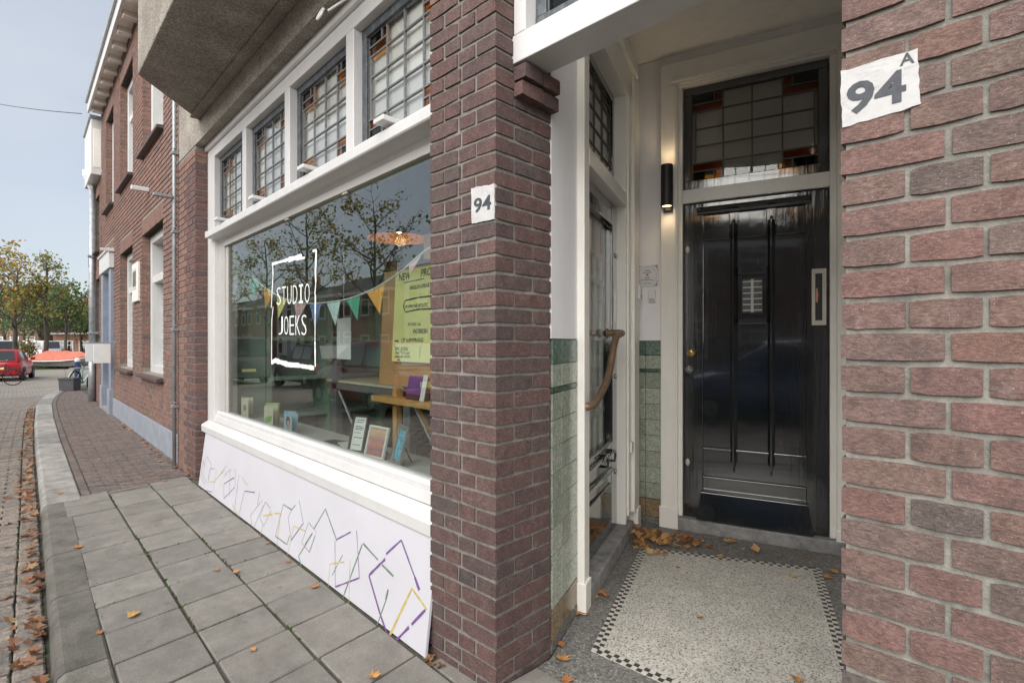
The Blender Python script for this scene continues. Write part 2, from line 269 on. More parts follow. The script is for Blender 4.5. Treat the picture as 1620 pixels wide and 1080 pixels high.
# ------------------------------------------------------------------ mesh helpers
class MB:
    def __init__(s): s.v = []; s.f = []; s.r = []
    def quad(s, *p, r=0):
        n = len(s.v); s.v += [tuple(q) for q in p]; s.f.append(tuple(range(n, n + len(p)))); s.r.append(r)
    def box(s, x0, x1, y0, y1, z0, z1, r=0):
        n = len(s.v)
        s.v += [(x0, y0, z0), (x1, y0, z0), (x1, y1, z0), (x0, y1, z0), (x0, y0, z1), (x1, y0, z1), (x1, y1, z1), (x0, y1, z1)]
        for f in ((3, 2, 1, 0), (4, 5, 6, 7), (0, 1, 5, 4), (1, 2, 6, 5), (2, 3, 7, 6), (3, 0, 4, 7)):
            s.f.append(tuple(n + i for i in f)); s.r.append(r)
        return s
    def prism(s, poly, d, r=0):
        """extrude a 3-D polygon by vector d"""
        n = len(s.v); k = len(poly); d = Vector(d); s.v += [tuple(p) for p in poly] + [tuple(Vector(p) + d) for p in poly]
        s.f.append(tuple(n + i for i in range(k - 1, -1, -1))); s.f.append(tuple(n + k + i for i in range(k)))
        for i in range(k): j = (i + 1) % k; s.f.append((n + i, n + j, n + k + j, n + k + i))
        s.r += [r] * (k + 2); return s
    def tube(s, pts, rad, seg=8, cap=True, r=0):
        pts = [Vector(p) for p in pts]; n0 = len(s.v); m = len(pts)
        if not isinstance(rad, (list, tuple)): rad = [rad] * m
        t0 = (pts[1] - pts[0]).normalized(); a = t0.orthogonal().normalized()
        for i in range(m):
            t = (pts[min(i + 1, m - 1)] - pts[max(i - 1, 0)]).normalized(); a = (a - t * a.dot(t)).normalized(); b = t.cross(a)
            for k in range(seg):
                an = 2 * math.pi * k / seg; s.v.append(tuple(pts[i] + (a * math.cos(an) + b * math.sin(an)) * rad[i]))
        for i in range(m - 1):
            for k in range(seg):
                k2 = (k + 1) % seg; s.f.append((n0 + i * seg + k, n0 + i * seg + k2, n0 + (i + 1) * seg + k2, n0 + (i + 1) * seg + k)); s.r.append(r)
        if cap: s.f.append(tuple(n0 + k for k in range(seg - 1, -1, -1))); s.f.append(tuple(n0 + (m - 1) * seg + k for k in range(seg))); s.r += [r, r]
        return s
    def lathe(s, prof, c=(0, 0, 0), seg=20, axis='z'):
        n0 = len(s.v)
        for (rr, h) in prof:
            for k in range(seg):
                a = 2 * math.pi * k / seg; x, y = rr * math.cos(a), rr * math.sin(a)
                p = (x, y, h) if axis == 'z' else ((x, h, y) if axis == 'y' else (h, x, y)); s.v.append((c[0] + p[0], c[1] + p[1], c[2] + p[2]))
        for i in range(len(prof) - 1):
            for k in range(seg):
                k2 = (k + 1) % seg; s.f.append((n0 + i * seg + k, n0 + i * seg + k2, n0 + (i + 1) * seg + k2, n0 + (i + 1) * seg + k)); s.r.append(0)
        s.f.append(tuple(n0 + k for k in range(seg))); s.f.append(tuple(n0 + (len(prof) - 1) * seg + k for k in range(seg))); s.r += [0, 0]; return s
    def mesh(s, name, mat, attr=False, smooth=False):
        me = bpy.data.meshes.new(name); me.from_pydata(s.v, [], s.f); me.materials.append(M[mat] if isinstance(mat, str) else mat)
        if attr: a = me.attributes.new('rnd', 'FLOAT', 'FACE'); a.data.foreach_set('value', np.array(s.r, dtype=np.float32))
        if smooth: me.polygons.foreach_set('use_smooth', [True] * len(me.polygons))
        me.update(); return me
    def build(s, name, mat, parent=None, attr=False, bevel=0, smooth=False):
        return link(name, s.mesh(name, mat, attr, smooth), parent, bevel)
def link(name, me, parent=None, bevel=0, loc=None, rot=None):
    o = bpy.data.objects.new(name, me); COL.objects.link(o)
    if parent: o.parent = parent
    if loc: o.location = loc
    if rot: o.rotation_euler = rot
    if bevel:
        b = o.modifiers.new('bevel', 'BEVEL'); b.width = bevel; b.segments = 2; b.limit_method = 'ANGLE'; b.angle_limit = R(40)
        b.harden_normals = False
    return o
def empty(name, loc=(0, 0, 0), rz=0, parent=None):
    o = bpy.data.objects.new(name, None); COL.objects.link(o); o.location = loc; o.rotation_euler = (0, 0, rz); o.empty_display_size = .1
    if parent: o.parent = parent
    return o
def tag(o, label, cat, group=None):
    o['label'] = label; o['category'] = cat
    if group: o['group'] = group
    return o
def box(name, mat, parent, x0, x1, y0, y1, z0, z1, bevel=0): return MB().box(x0, x1, y0, y1, z0, z1).build(name, mat, parent, bevel=bevel)
def copy_tree(o, parent=None):
    c = o.copy(); COL.objects.link(c); c.parent = parent
    for ch in [x for x in bpy.data.objects if x.parent == o]: copy_tree(ch, c)
    return c
_bc = {}
def brick_mesh(L, W, H, mat, var, cham=.0050, jit=.0024):
    key = (round(L, 3), round(W, 3), round(H, 3), mat, var)
    if key in _bc: return _bc[key]
    g = random.Random(hash(key[:3]) + var * 17); v = []; idx = {}
    for ix in (0, 1):
        for iy in (0, 1):
            for iz in (0, 1):
                jx, jy, jz = (g.uniform(-jit, jit) for _ in range(3)); c = cham * g.uniform(.5, 1.5)
                X, Y, Z = ix * L + jx, iy * W + jy, iz * H + jz; sx, sy, sz = 1 - 2 * ix, 1 - 2 * iy, 1 - 2 * iz
                idx[ix, iy, iz] = len(v); v += [(X, Y + sy * c, Z + sz * c), (X + sx * c, Y, Z + sz * c), (X + sx * c, Y + sy * c, Z)]
    f = []
    def I(a, b, c, k): return idx[a, b, c] + k
    for e in (0, 1):
        f.append([I(e, 0, 0, 0), I(e, 1, 0, 0), I(e, 1, 1, 0), I(e, 0, 1, 0)][::1 if e else -1])
        f.append([I(0, e, 0, 1), I(1, e, 0, 1), I(1, e, 1, 1), I(0, e, 1, 1)][::-1 if e else 1])
        f.append([I(0, 0, e, 2), I(1, 0, e, 2), I(1, 1, e, 2), I(0, 1, e, 2)][::1 if e else -1])
    for a in (0, 1):
        for b in (0, 1):
            f.append([I(a, b, 0, 0), I(a, b, 1, 0), I(a, b, 1, 1), I(a, b, 0, 1)]); f.append([I(a, 0, b, 0), I(a, 1, b, 0), I(a, 1, b, 2), I(a, 0, b, 2)]); f.append([I(0, a, b, 1), I(1, a, b, 1), I(1, a, b, 2), I(0, a, b, 2)])
            for c in (0, 1): f.append([I(a, b, c, 0), I(a, b, c, 1), I(a, b, c, 2)])
    me = bpy.data.meshes.new('brick'); me.from_pydata(v, [], f); me.materials.append(M[mat])
    import bmesh
    bm = bmesh.new(); bm.from_mesh(me); bmesh.ops.recalc_face_normals(bm, faces=bm.faces); bm.to_mesh(me); bm.free()
    _bc[key] = me; return me
def rough_brick(L, W, H, mat, var, jit=.0017):
    key = (round(L, 3), round(W, 3), round(H, 3), mat, var, 'r')
    if key in _bc: return _bc[key]
    g = random.Random(int(L * 1e4) * 31 + int(W * 1e4) * 7 + var * 101); ax = 0 if L >= W else 1; n = 6; A, Bw = (L, W) if ax == 0 else (W, L); st = []; m = MB()
    zt, zb_ = g.uniform(-jit, jit), g.uniform(-jit, jit)
    for i in range(n):
        t = i / (n - 1); a = t * A + g.uniform(-jit, jit) * .7; e = .0022 * g.uniform(.4, 1.3) if i in (0, n - 1) else 0
        if 0 < i < n - 1: a = max(.01, min(A - .01, a + g.uniform(-.006, .006)))
        c = [(g.uniform(-jit, jit) * .5 + e, zb_ + g.uniform(-jit, jit) + e), (Bw + g.uniform(-jit, jit) * .5 - e, zb_ + g.uniform(-jit, jit) + e), (Bw + g.uniform(-jit, jit) * .5 - e, H + zt + g.uniform(-jit, jit) - e), (g.uniform(-jit, jit) * .5 + e, H + zt + g.uniform(-jit, jit) - e)]
        st.append([(a, b, z) if ax == 0 else (b, a, z) for b, z in c])
    for a, b in zip(st[:-1], st[1:]):
        for q in range(4): q2 = (q + 1) % 4; m.quad(a[q], a[q2], b[q2], b[q])
    m.quad(*st[0][::-1]); m.quad(*st[-1]); me = m.mesh('brick', mat)
    import bmesh
    bm = bmesh.new(); bm.from_mesh(me); bmesh.ops.remove_doubles(bm, verts=bm.verts, dist=1e-6); bmesh.ops.recalc_face_normals(bm, faces=bm.faces); bm.to_mesh(me); bm.free()
    _bc[key] = me; return me
def put_brick(parent, mat, x, y, z, L, W, H, name='brick', **k):
    me = brick_mesh(L, W, H, mat, random.randrange(4), **k) if mat == 'road_brick_o' else rough_brick(L, W, H, mat, random.randrange(6), .0010 if mat == 'brick_pier' else .0014)
    return link(name, me, parent, loc=(x + random.uniform(-.0012, .0012), y + random.uniform(-.0015, .0015), z), rot=(0, random.uniform(-.004, .004), random.uniform(-.004, .004)))
def text_mesh(s, size, bold=0, shear=0, ext=.0004, sx=1.0, align='CENTER'):
    c = bpy.data.curves.new('lettering', 'FONT'); c.body = s; c.size = size; c.align_x = align; c.align_y = 'CENTER'; c.offset = bold; c.shear = shear; c.extrude = ext; c.resolution_u = 3
    o = bpy.data.objects.new('tmp', c); COL.objects.link(o); dg = bpy.context.evaluated_depsgraph_get(); dg.update()
    me = bpy.data.meshes.new_from_object(o.evaluated_get(dg)); bpy.data.objects.remove(o); me.materials.clear()
    if sx != 1: me.transform(Matrix.Diagonal((sx, 1, 1, 1)))
    return me
def put_text(name, s, size, mat, parent, loc, rot=(R(90), 0, 0), **k):
    me = text_mesh(s, size, **k); me.materials.append(M[mat]); return link(name, me, parent, loc=loc, rot=rot)
def stroke(mb, pts, w, n, seed=0, z=.0008):
    """a brush stroke along a polyline lying in the plane with normal n"""
    g = random.Random(seed); n = Vector(n).normalized(); pts = [Vector(p) for p in pts]; dense = []
    for a, b in zip(pts[:-1], pts[1:]):
        k = max(2, int((b - a).length / .03))
        dense += [a.lerp(b, i / k) for i in range(k)]
    dense.append(pts[-1]); prev = None
    for i, p in enumerate(dense):
        t = (dense[min(i + 1, len(dense) - 1)] - dense[max(i - 1, 0)]).normalized(); sd = t.cross(n); ww = w * g.uniform(.75, 1.2)
        cur = (p + sd * ww * .5 + n * z, p - sd * ww * .5 + n * z)
        if prev: mb.quad(prev[0], prev[1], cur[1], cur[0])
        prev = cur

# ================================================================== the setting: road, kerb, pavement
def zr(s): 
    t = min(1, max(0, (s - 13) / 14)); return -.10 - .36 * t * t * (3 - 2 * t)
def kerb_v(s):
    return float(np.interp(s, [-4, 2.6, 5.8, 9.2, 12, 14.9, 17, 18.6, 20, 21.2], [.10, .115, .17, .215, .27, .36, .52, .74, 1.05, 1.5]))
def wall_v(s): return 1.31 + .005 * (s - 6.5)
mb = MB(); gx = np.concatenate([np.linspace(-30, 12, 8), np.linspace(13, 28, 12), np.linspace(35, 260, 8)]); gy = np.linspace(-120, 160, 20)
for i in range(len(gx) - 1):
    for j in range(len(gy) - 1):
        a, b = gx[i], gx[i + 1]; mb.quad((-a, gy[j], zr(a)), (-a, gy[j + 1], zr(a)), (-b, gy[j + 1], zr(b)), (-b, gy[j], zr(b)))
road = mb.build('road', 'asphalt', smooth=True); road['kind'] = 'structure'
# bedding of the road bricks, near part, and bricks
bed = MB()
ss = np.arange(-2, 22.01, .5)
for a, b in zip(ss[:-1], ss[1:]):
    bed.quad((-a, -4.2, zr(a) + .006), (-a, kerb_v(a) + .02, zr(a) + .006), (-b, kerb_v(b) + .02, zr(b) + .006), (-b, -4.2, zr(b) + .006))
bed.build('road_bed', 'joint', road)['kind'] = 'stuff'
near = MB(); k = 0
for i, s in enumerate(np.arange(-1.5, 21.5, .0985)):
    z = zr(s) + .006
    edge = kerb_v(s) - .02
    v = edge - .105
    row = [(edge - .100, edge, True)]                       # one header course along the kerb
    x0 = edge - .108 - (.105 if i % 2 else 0)
    if i % 2: row.append((edge - .205, edge - .108, False))
    while x0 > -3.9: row.append((x0 - .203, x0, False)); x0 -= .211
    for (v0, v1, hd) in row:
        ln = .0925
        if 2.0 < s < 6.2 and v1 > -.45:
            o = put_brick(road, 'road_brick_o', -s - ln, v0, z - .034 + random.uniform(-.003, .003), ln, v1 - v0, .055, 'road_brick', cham=.006); k += 1
        else:
            h = z + .016 + random.uniform(-.003, .003); r = random.random(); c = .006
            a0, a1, b0, b1 = -s - ln, -s, v0, v1
            near.quad((a0 + c, b0 + c, h), (a1 - c, b0 + c, h), (a1 - c, b1 - c, h), (a0 + c, b1 - c, h), r=r)
            for p, q, p2, q2 in (((a0, b0), (a1, b0), (a1 - c, b0 + c), (a0 + c, b0 + c)), ((a1, b0), (a1, b1), (a1 - c, b1 - c), (a1 - c, b0 + c)), ((a1, b1), (a0, b1), (a0 + c, b1 - c), (a1 - c, b1 - c)), ((a0, b1), (a0, b0), (a0 + c, b0 + c), (a0 + c, b1 - c))):
                near.quad((*p, z - .004), (*q, z - .004), (*p2, h), (*q2, h), r=r)
near.build('road_bricks_far', 'road_brick', road, attr=True)['kind'] = 'stuff'

pav = MB()
pl = [(-s, kerb_v(s) + .05) for s in np.arange(-3, 21.01, .5)] + [(-21, 2.2), (3, 2.2)]
pav.prism([(x, y, -.25) for x, y in pl], (0, 0, .25 - .012)); pavement = pav.build('pavement', 'joint'); pavement['kind'] = 'structure'
# kerb stones
def kerb_stone(s0, s1, w, mat, h=0.0):
    m = MB(); n = 4; ring = []
    for i in range(n + 1):
        s = s0 + .004 + (s1 - s0 - .008) * i / n; o = kerb_v(s); zz = zr(s) - .08
        j = random.uniform(-.002, .002)
        ring.append([(-s, o - .012, zz), (-s, o + .002, h - .045), (-s, o + .012 + j, h - .018), (-s, o + .034, h - .003), (-s, o + w - .01, h + .001), (-s, o + w, h - .006), (-s, o + w, zz)])
    for a, b in zip(ring[:-1], ring[1:]):
        for q in range(6): m.quad(a[q], a[q + 1], b[q + 1], b[q])
    m.quad(*ring[0][::-1]); m.quad(*ring[-1])
    m.build('kerb_stone', mat, pavement, smooth=False)
s = -2.0
while s < 5.6: 
    L = 1.0 if s < 1.5 else random.choice([.72, .83, .9]); e = min(s + L, 5.62); e = 5.62 if 5.62 - e < .3 else e; kerb_stone(s, e, .175, 'kerb'); s = e
for L in (.22, .34, 1.05, .75, 1.0, 1.0, .9, 1.0, 1.0, 1.0, .9, .8, .8, .8, .7, .7, .7): 
    if s + L < 20.6: kerb_stone(s, s + L, .25, 'granite', .004); s += L
# grey 30 x 30 concrete tiles
tile_v = []
for q in range(4):
    me = brick_mesh(.2965, .297, .05, 'tile_c', 40 + q, cham=.004, jit=.0018).copy(); me.transform(Matrix(((1, -.16, 0, 0), (0, 1, 0, 0), (0, 0, 1, 0), (0, 0, 0, 1)))); tile_v.append(me)
for c, v0 in enumerate((.300, .610, .922)):
    for i in range(-1, 17):
        s_ = .49 + .308 * i + .16 * (v0 - .29)
        if s_ > 5.6: continue
        cut = c == 2 and s_ < 1.75
        if s_ < 1.75 and c == 2: pass
        o = link('paving_tile', tile_v[(i * 3 + c) % 4 if random.random() < .5 else random.randrange(4)], pavement, loc=(-s_ - .300, v0 + random.uniform(-.002, .002), -.050 + random.uniform(-.003, .003)), rot=(random.uniform(-.006, .006), random.uniform(-.006, .006), random.uniform(-.004, .004)))
        if c == 2 and s_ > 5.3: o.data = o.data
# concrete strips: along the shop front and the edging course at the end of the tiles
mb = MB(); mb.prism([(-1.78, 1.235, -.06), (-1.35, 1.235, -.06), (-1.35, 1.36, -.06), (-1.78, 1.36, -.06)], (0, 0, .056)); mb.build('concrete_strip', 'tile_c', pavement, bevel=.004)
mb = MB(); mb.prism([(-5.66, .35, -.06), (-5.60, .35, -.06), (-5.78, 1.26, -.06), (-5.84, 1.26, -.06)], (0, 0, .062)); mb.build('edging_strip', 'kerb', pavement, bevel=.004)
# klinker pavers further on
pv = MB()
for i, s_ in enumerate(np.arange(5.78, 20.2, .0715)):
    k0 = kerb_v(s_) + (.255); v = k0 + .075 - (.1 if i % 2 else 0)
    sh = .16 if s_ < 6.1 else .05
    while v < wall_v(s_) - .02:
        a0, a1 = max(v, k0 + .07), min(v + .203, wall_v(s_) - .004)
        if a1 - a0 > .03:
            r = random.random(); h = -.003 + random.uniform(-.0025, .0025); o = -s_ - sh * (v - k0) ; c = .004
            x0, x1 = o - .0675, o
            pv.quad((x0 + c, a0 + c, h), (x1 - c, a0 + c, h), (x1 - c, a1 - c, h), (x0 + c, a1 - c, h), r=r)
            for p, q, p2, q2 in (((x0, a0), (x1, a0), (x1 - c, a0 + c), (x0 + c, a0 + c)), ((x1, a0), (x1, a1), (x1 - c, a1 - c), (x1 - c, a0 + c)), ((x1, a1), (x0, a1), (x0 + c, a1 - c), (x1 - c, a1 - c)), ((x0, a1), (x0, a0), (x0 + c, a0 + c), (x0 + c, a1 - c))):
                pv.quad((*p, -.014), (*q, -.014), (*p2, h), (*q2, h), r=r)
        v += .211
    # a soldier row along the kerb
    if i % 3 == 0:
        r = random.random(); x0, x1 = -s_ - .205, -s_
        pv.quad((x0, k0 + .004, -.002), (x1, k0 + .004, -.002), (x1, k0 + .062, -.002), (x0, k0 + .062, -.002), r=r)
pv.build('klinker_pavers', 'paver', pavement, attr=True)['kind'] = 'stuff'

# ================================================================== the shop building (number 94)
shop = tag(empty('shop_building', (-3.2, 1.3, 0)), 'brown brick corner shop with leaded lights, tall display window and recessed porch', 'building')
shop.location = (0, 0, 0)
PILL = empty('brick_pillar', (-1.4497, 1.2966, 0), R(2.8), shop)
PIER = empty('brick_pier', (*cw(.697, 1.11), 0), R(2.8), shop)
PITCH = .0640
def course_pillar(z, odd, top=False):
    H = .0525; G = .0105
    if odd:
        bl = [(-.105, 0, .105, .205), (-.2105, 0, .095, .10), (-.395, 0, .174, .10), (-.105, .2155, .105, .1085)]
    else:
        bl = [(-.19, 0, .19, .10), (-.297, 0, .0965, .10), (-.395, 0, .0875, .10), (-.105, .1105, .105, .2135)]
    return [(x, y, z, L, W, H) for x, y, L, W in bl]
for i in range(50):
    for (x, y, z, L, W, H) in course_pillar(.026 - PITCH + PITCH * i + .006, i % 2 == 0):
        if i < 43: put_brick(PILL, 'brick', x, y, z, L, W, H)
upper = MB()
for i in range(43, 50):
    for (x, y, z, L, W, H) in course_pillar(.026 - PITCH + PITCH * i + .006, i % 2 == 0): upper.box(x, x + L, y, y + W, z, z + H, r=random.random())
upper.build('upper_courses', 'brick_stuff', PILL, attr=True)['kind'] = 'stuff'
box('mortar', 'mortar', PILL, -.389, -.006, .006, .319, -.1, 3.2)
# two corbel bricks that carry the entrance beam
for (y0, W, z, L) in ((.10, .105, 2.303, .062), (.21, .10, 2.303, .06), (.10, .13, 2.243, .045), (.235, .09, 2.243, .04)):
    put_brick(PILL, 'brick', -.02, y0, z, L + .02, W, .055, 'corbel_brick')
# pier of 94A
PP = .0646
def course_pier(z, odd):
    H = .0535
    if odd: bl = [(0, .107), (.117, .106), (.233, .106), (.349, .106), (.465, .106)]
    else: bl = [(0, .169), (.180, .208), (.399, .172)]
    return [(x, 0, z, L, .10, H) for x, L in bl]
up = MB()
for i in range(50):
    z = .032 - PP + PP * i + .0055
    for n_, (x, y, zz, L, W, H) in enumerate(course_pier(z, i % 2 == 1)):
        if .45 < z < 2.2: put_brick(PIER, 'brick_pier', x, y, zz, L, W, H)
        else: up.box(x, x + L, y, y + W, zz, zz + H, r=random.random())
    # the return into the porch
    for y0, y1 in ((.111, .318),) if i % 2 else ((.111, .21), (.22, .318)):
        up.box(0, .1, y0, y1, z, z + .0535, r=random.random())
up.build('other_courses', 'brick_stuff', PIER, attr=True)['kind'] = 'stuff'
box('mortar', 'mortar_p', PIER, .007, .57, .0065, .315, -.1, 3.2)
box('party_wall', 'plaster', PIER, .02, 2.6, .32, .36, -.1, 3.3)
# far pier of the shop
FP = empty('brick_pier', (-5.70, 1.26, 0), 0, shop)
ub = MB()
for i in range(50):
    z = .010 - PITCH + PITCH * i + .006; odd = i % 2
    bl = ((-.105, .105, .104), (-.316, .20, .1), (-.527, .20, .1), (-.738, .20, .1)) if odd else ((-.21, .21, .104), (-.421, .20, .1), (-.632, .20, .1), (-.74, .1, .1))
    for x, L, W in bl:
        if i < 48 and x > -.43: put_brick(FP, 'brick_dark', x, 0, z, L, W, .0525)
        else: ub.box(x, x + L, 0, W, z, z + .0525, r=random.random())
ub.build('other_courses', 'brick_stuff', FP, attr=True)['kind'] = 'stuff'
box('mortar', 'mortar', FP, -.75, -.006, .006, .40, -.1, 3.18)

# masonry shell: upper wall, back, sides, roof (keeps daylight out of the rooms)
box('upper_wall', 'brick_dark', shop, -6.44, 3.0, 1.36, 1.62, 3.40, 6.6)
box('rear_wall', 'brick_dark', shop, -6.40, 3.2, 6.2, 6.4, 0, 6.6); box('side_wall', 'brick_dark', shop, 3.0, 3.2, 1.0, 6.2, 0, 6.6)
box('roof', 'darkroof', shop, -6.42, 3.2, 1.2, 6.4, 6.6, 6.8); box('left_wall', 'shopwall', shop, -6.3, -5.86, 1.67, 6.2, 0, 3.4)
# roughcast lintel and bay
box('lintel', 'roughcast', shop, -6.46, -1.62, 1.262, 1.55, 3.185, 3.398)
box('lintel_end', 'roughcast', shop, -6.43, -5.56, 1.2625, 1.355, 3.3985, 4.6)
bay = MB(); zb = 3.392
pb = [(-5.61, 1.263), (-4.99, .71), (-2.3, .71), (-1.62, 1.263), (-1.62, 1.355), (-5.61, 1.355)]
bay.prism([(x, y, zb) for x, y in pb], (0, 0, 1.05)); bay.build('bay', 'roughcast', shop, bevel=.012)
box('bay_fillet', 'roughcast', shop, -5.55, -1.7, 1.18, 1.2635, 3.372, 3.3915, bevel=.008)
mb = MB(); mb.tube([(-2.62, 1.30, 3.14), (-2.66, 1.20, 3.04)], .006); 
rc = Vector((-2.675, 1.165, 3.015)); mb.tube([rc + Vector((.03 * math.cos(a), 0.012 * math.sin(a), .03 * math.sin(a))) for a in np.linspace(0, 6.283, 17)], .006, 6, False)
mb.build('ring_hook', 'white_plain', shop, smooth=True)

# ---- shop window frame
WF = empty('shop_window', (0, 0, 0), 0, shop)
X0, X1 = -5.698, -1.80
def wbox(n, *a, m='white', b=.004): return box(n, m, WF, *a, bevel=b)
wbox('jamb', X0, -5.475, 1.366, 1.50, .44, 3.186)
wbox('head', -5.475, X1, 1.366, 1.50, 3.040, 3.186)
wbox('head_moulding', X0 + .004, X1, 1.340, 1.366, 3.135, 3.184)
for s_ in (4.60, 3.675, 2.75, 1.825): wbox('mullion', -s_ - .048, -s_ + .044, 1.366, 1.485, 2.345, 3.040)
mb = MB(); mb.prism([(-5.475, y_, z_) for y_, z_ in ((1.42, 2.225), (1.40, 2.252), (1.308, 2.268), (1.302, 2.276), (1.300, 2.322), (1.312, 2.337), (1.372, 2.3445), (1.50, 2.3445), (1.50, 2.225))], (5.475 + X1, 0, 0)); mb.build('transom_rail', 'white', WF, bevel=.004)
wbox('rail_end', -5.53, -5.4755, 1.303, 1.366, 2.275, 2.335)
wbox('glazing_rail', -5.30, X1, 1.40, 1.47, 2.180, 2.225, m='jamb', b=.003)
wbox('inner_jamb', -5.475, -5.30, 1.405, 1.50, .60, 2.225, m='jamb', b=.006); wbox('inner_jamb', -5.30, -5.235, 1.417, 1.50, .60, 2.18, m='jamb', b=.006)
# sill: bead, sloping apron, nose
def sill_part(n, prof, x0=X0 + .02): m = MB(); m.prism([(x0, y, z) for y, z in prof], (X1 - x0, 0, 0)); return m.build(n, 'white', WF, bevel=.003)
sill_part('glazing_bead', [(1.46, .62), (1.388, .62), (1.388, .645), (1.402, .662), (1.46, .664)], -5.475)
sill_part('sill_apron', [(1.46, .62), (1.376, .62), (1.366, .566), (1.46, .56)], -5.475)
sill_part('sill_nose', [(1.47, .560), (1.372, .560), (1.312, .526), (1.305, .515), (1.308, .458), (1.47, .458)])
wbox('spandrel', X0 + .03, X1, 1.40, 1.47, 0.0, .458, m='plaster', b=0)
G = box('display_glass', 'glass', WF, -5.236, X1, 1.424, 1.430, .652, 2.182)
for s_ in (2.25, 3.19, 4.11, 5.03):
    m = MB(); m.prism([(-s_ - .05, 1.262, 2.352), (-s_ + .045, 1.262, 2.352), (-s_ + .05, 1.39, 2.346), (-s_ - .012, 1.39, 2.346)], (0, 0, .026)); m.build('window_stay', 'white', WF, bevel=.005)
for s_ in (2.0, 2.9, 3.8): box('glazing_clip', 'jamb', WF, -s_ - .03, -s_ + .03, 1.405, 1.4235, 2.168, 2.1805, bevel=.003)

# ---- leaded lights: sash, cames, panes
def leaded(parent, w, h, ncol, nrow, sashm, sw, leadm, clear, cornerm, stripm, y=0.0, name='leaded_window', loc=(0, 0, 0), rz=0, came=.0045, skip=()):
    e = empty(name, loc, rz, parent)
    m = MB(); m.box(0, w, y, y + .04, 0, sw * 1.25); m.box(0, w, y, y + .04, h - sw, h); m.box(0, sw, y + .0015, y + .0385, sw * 1.25, h - sw); m.box(w - sw, w, y + .0015, y + .0385, sw * 1.25, h - sw); m.build('sash', sashm, e, bevel=.003)
    x0, x1, z0, z1 = sw, w - sw, sw * 1.25, h - sw; bw = .022
    xs = [x0 + bw + (x1 - x0 - 2 * bw) * i / ncol for i in range(ncol + 1)]; zs = [z0 + (z1 - z0) * i / nrow for i in range(nrow + 1)]
    yc = y + .02; cells = []; came_v, came_h = [], []
    for i in range(ncol):
        for j in range(nrow):
            a0, a1, b0, b1 = xs[i], xs[i + 1], zs[j], zs[j + 1]
            left, right = i == 0, i == ncol - 1; cor = (left or right) and j in (0, nrow - 1)
            if not cor: cells.append((a0, a1, b0, b1, clear)); continue
            if left: a0 = x0
            if right: a1 = x1
            topc = j == nrow - 1; zm = b0 + (b1 - b0) * (.46 if topc else .54); xm = a0 + (a1 - a0) * (.72 if left else .28)
            if topc: cells += [(a0, a1, b0, zm, stripm)]; za, zb_ = zm, b1
            else: cells += [(a0, a1, zm, b1, stripm)]; za, zb_ = b0, zm
            if left: cells += [(a0, xm, za, zb_, cornerm), (xm, a1, za, zb_, stripm)]
            else: cells += [(xm, a1, za, zb_, cornerm), (a0, xm, za, zb_, stripm)]
    for (xa, xb) in ((x0, xs[0]), (xs[-1], x1)): cells.append((xa, xb, zs[1], zs[-2], clear))
    lead = MB(); seen = set()
    for (a0, a1, b0, b1, mt) in cells:
        g = .0015
        MB().box(a0 + g, a1 - g, yc, yc + .003, b0 + g, b1 - g).build('pane', mt, e)
        for (p, q, r_, s_) in ((a0, b0, a0, b1), (a1, b0, a1, b1), (a0, b0, a1, b0), (a0, b1, a1, b1)):
            key = tuple(round(t, 4) for t in (p, q, r_, s_))
            if key in seen: continue
            seen.add(key); vert = p == r_; d = len(seen) * .000025
            if vert: lead.box(p - came - d * .2, p + came + d * .2, yc - .004 - d, yc + .007 + d, q - d, s_ + d)
            else: lead.box(p - d, r_ + d, yc - .004 - d, yc + .007 + d, q - came * .9 - d * .2, q + came * .9 + d * .2)
    lead.build('lead_came', leadm, e)
    return e
lights = [(-5.475, -4.648), (-4.556, -3.723), (-3.631, -2.798), (-2.706, -1.873)]
for a, b in lights:
    leaded(shop, b - a - .004, 3.040 - 2.346, 4, 5, 'sash_grey', .052, 'lead', 'pane', 'dkglass', 'amber', loc=(a + .002, 1.415, 2.345))
# pale blinds hanging behind the leaded lights, upper half of the room dark above
M['blind'] = simple('grey_blind', (.70, .70, .68), .8, .06, 3)
for i, (a, b) in enumerate(lights):
    box('blind', 'blind', shop, a + .01, b - .01, 1.4605, 1.4635, 2.35, 3.04)
    box('white_blind', 'white', shop, a + (.3, .2, .12, .02)[i], b - .015, 1.4565, 1.4595, 2.36, (2.55, 2.76, 2.62, 2.66)[i])

# ---- room behind the window
ROOM = empty('shop_room', (0, 0, 0), 0, shop)
rp = [(-5.86, 1.50), (-1.78, 1.50), (-1.60, 1.62), (-2.36, 3.42), (-2.36, 6.1), (-5.86, 6.1)]
MB().prism([(x, y, -.02) for x, y in rp], (0, 0, .06)).build('floor', 'shopfloor', ROOM); MB().prism([(x, y, 3.33) for x, y in rp], (0, 0, .05)).build('ceiling', 'shopwall', ROOM)
box('back_wall', 'shopwall', ROOM, -5.86, -1.9, 6.1, 6.16, 0, 3.4); box('right_wall', 'shopwall', ROOM, -2.34, -2.28, 3.75, 6.1, 0, 3.4)
box('left_wall_lining', 'shopwall', ROOM, -5.86, -5.80, 1.52, 6.1, .04, 3.33)
box('inner_sill', 'sillgrey', ROOM, -5.79, -1.82, 1.47, 1.80, .585, .612, bevel=.004)

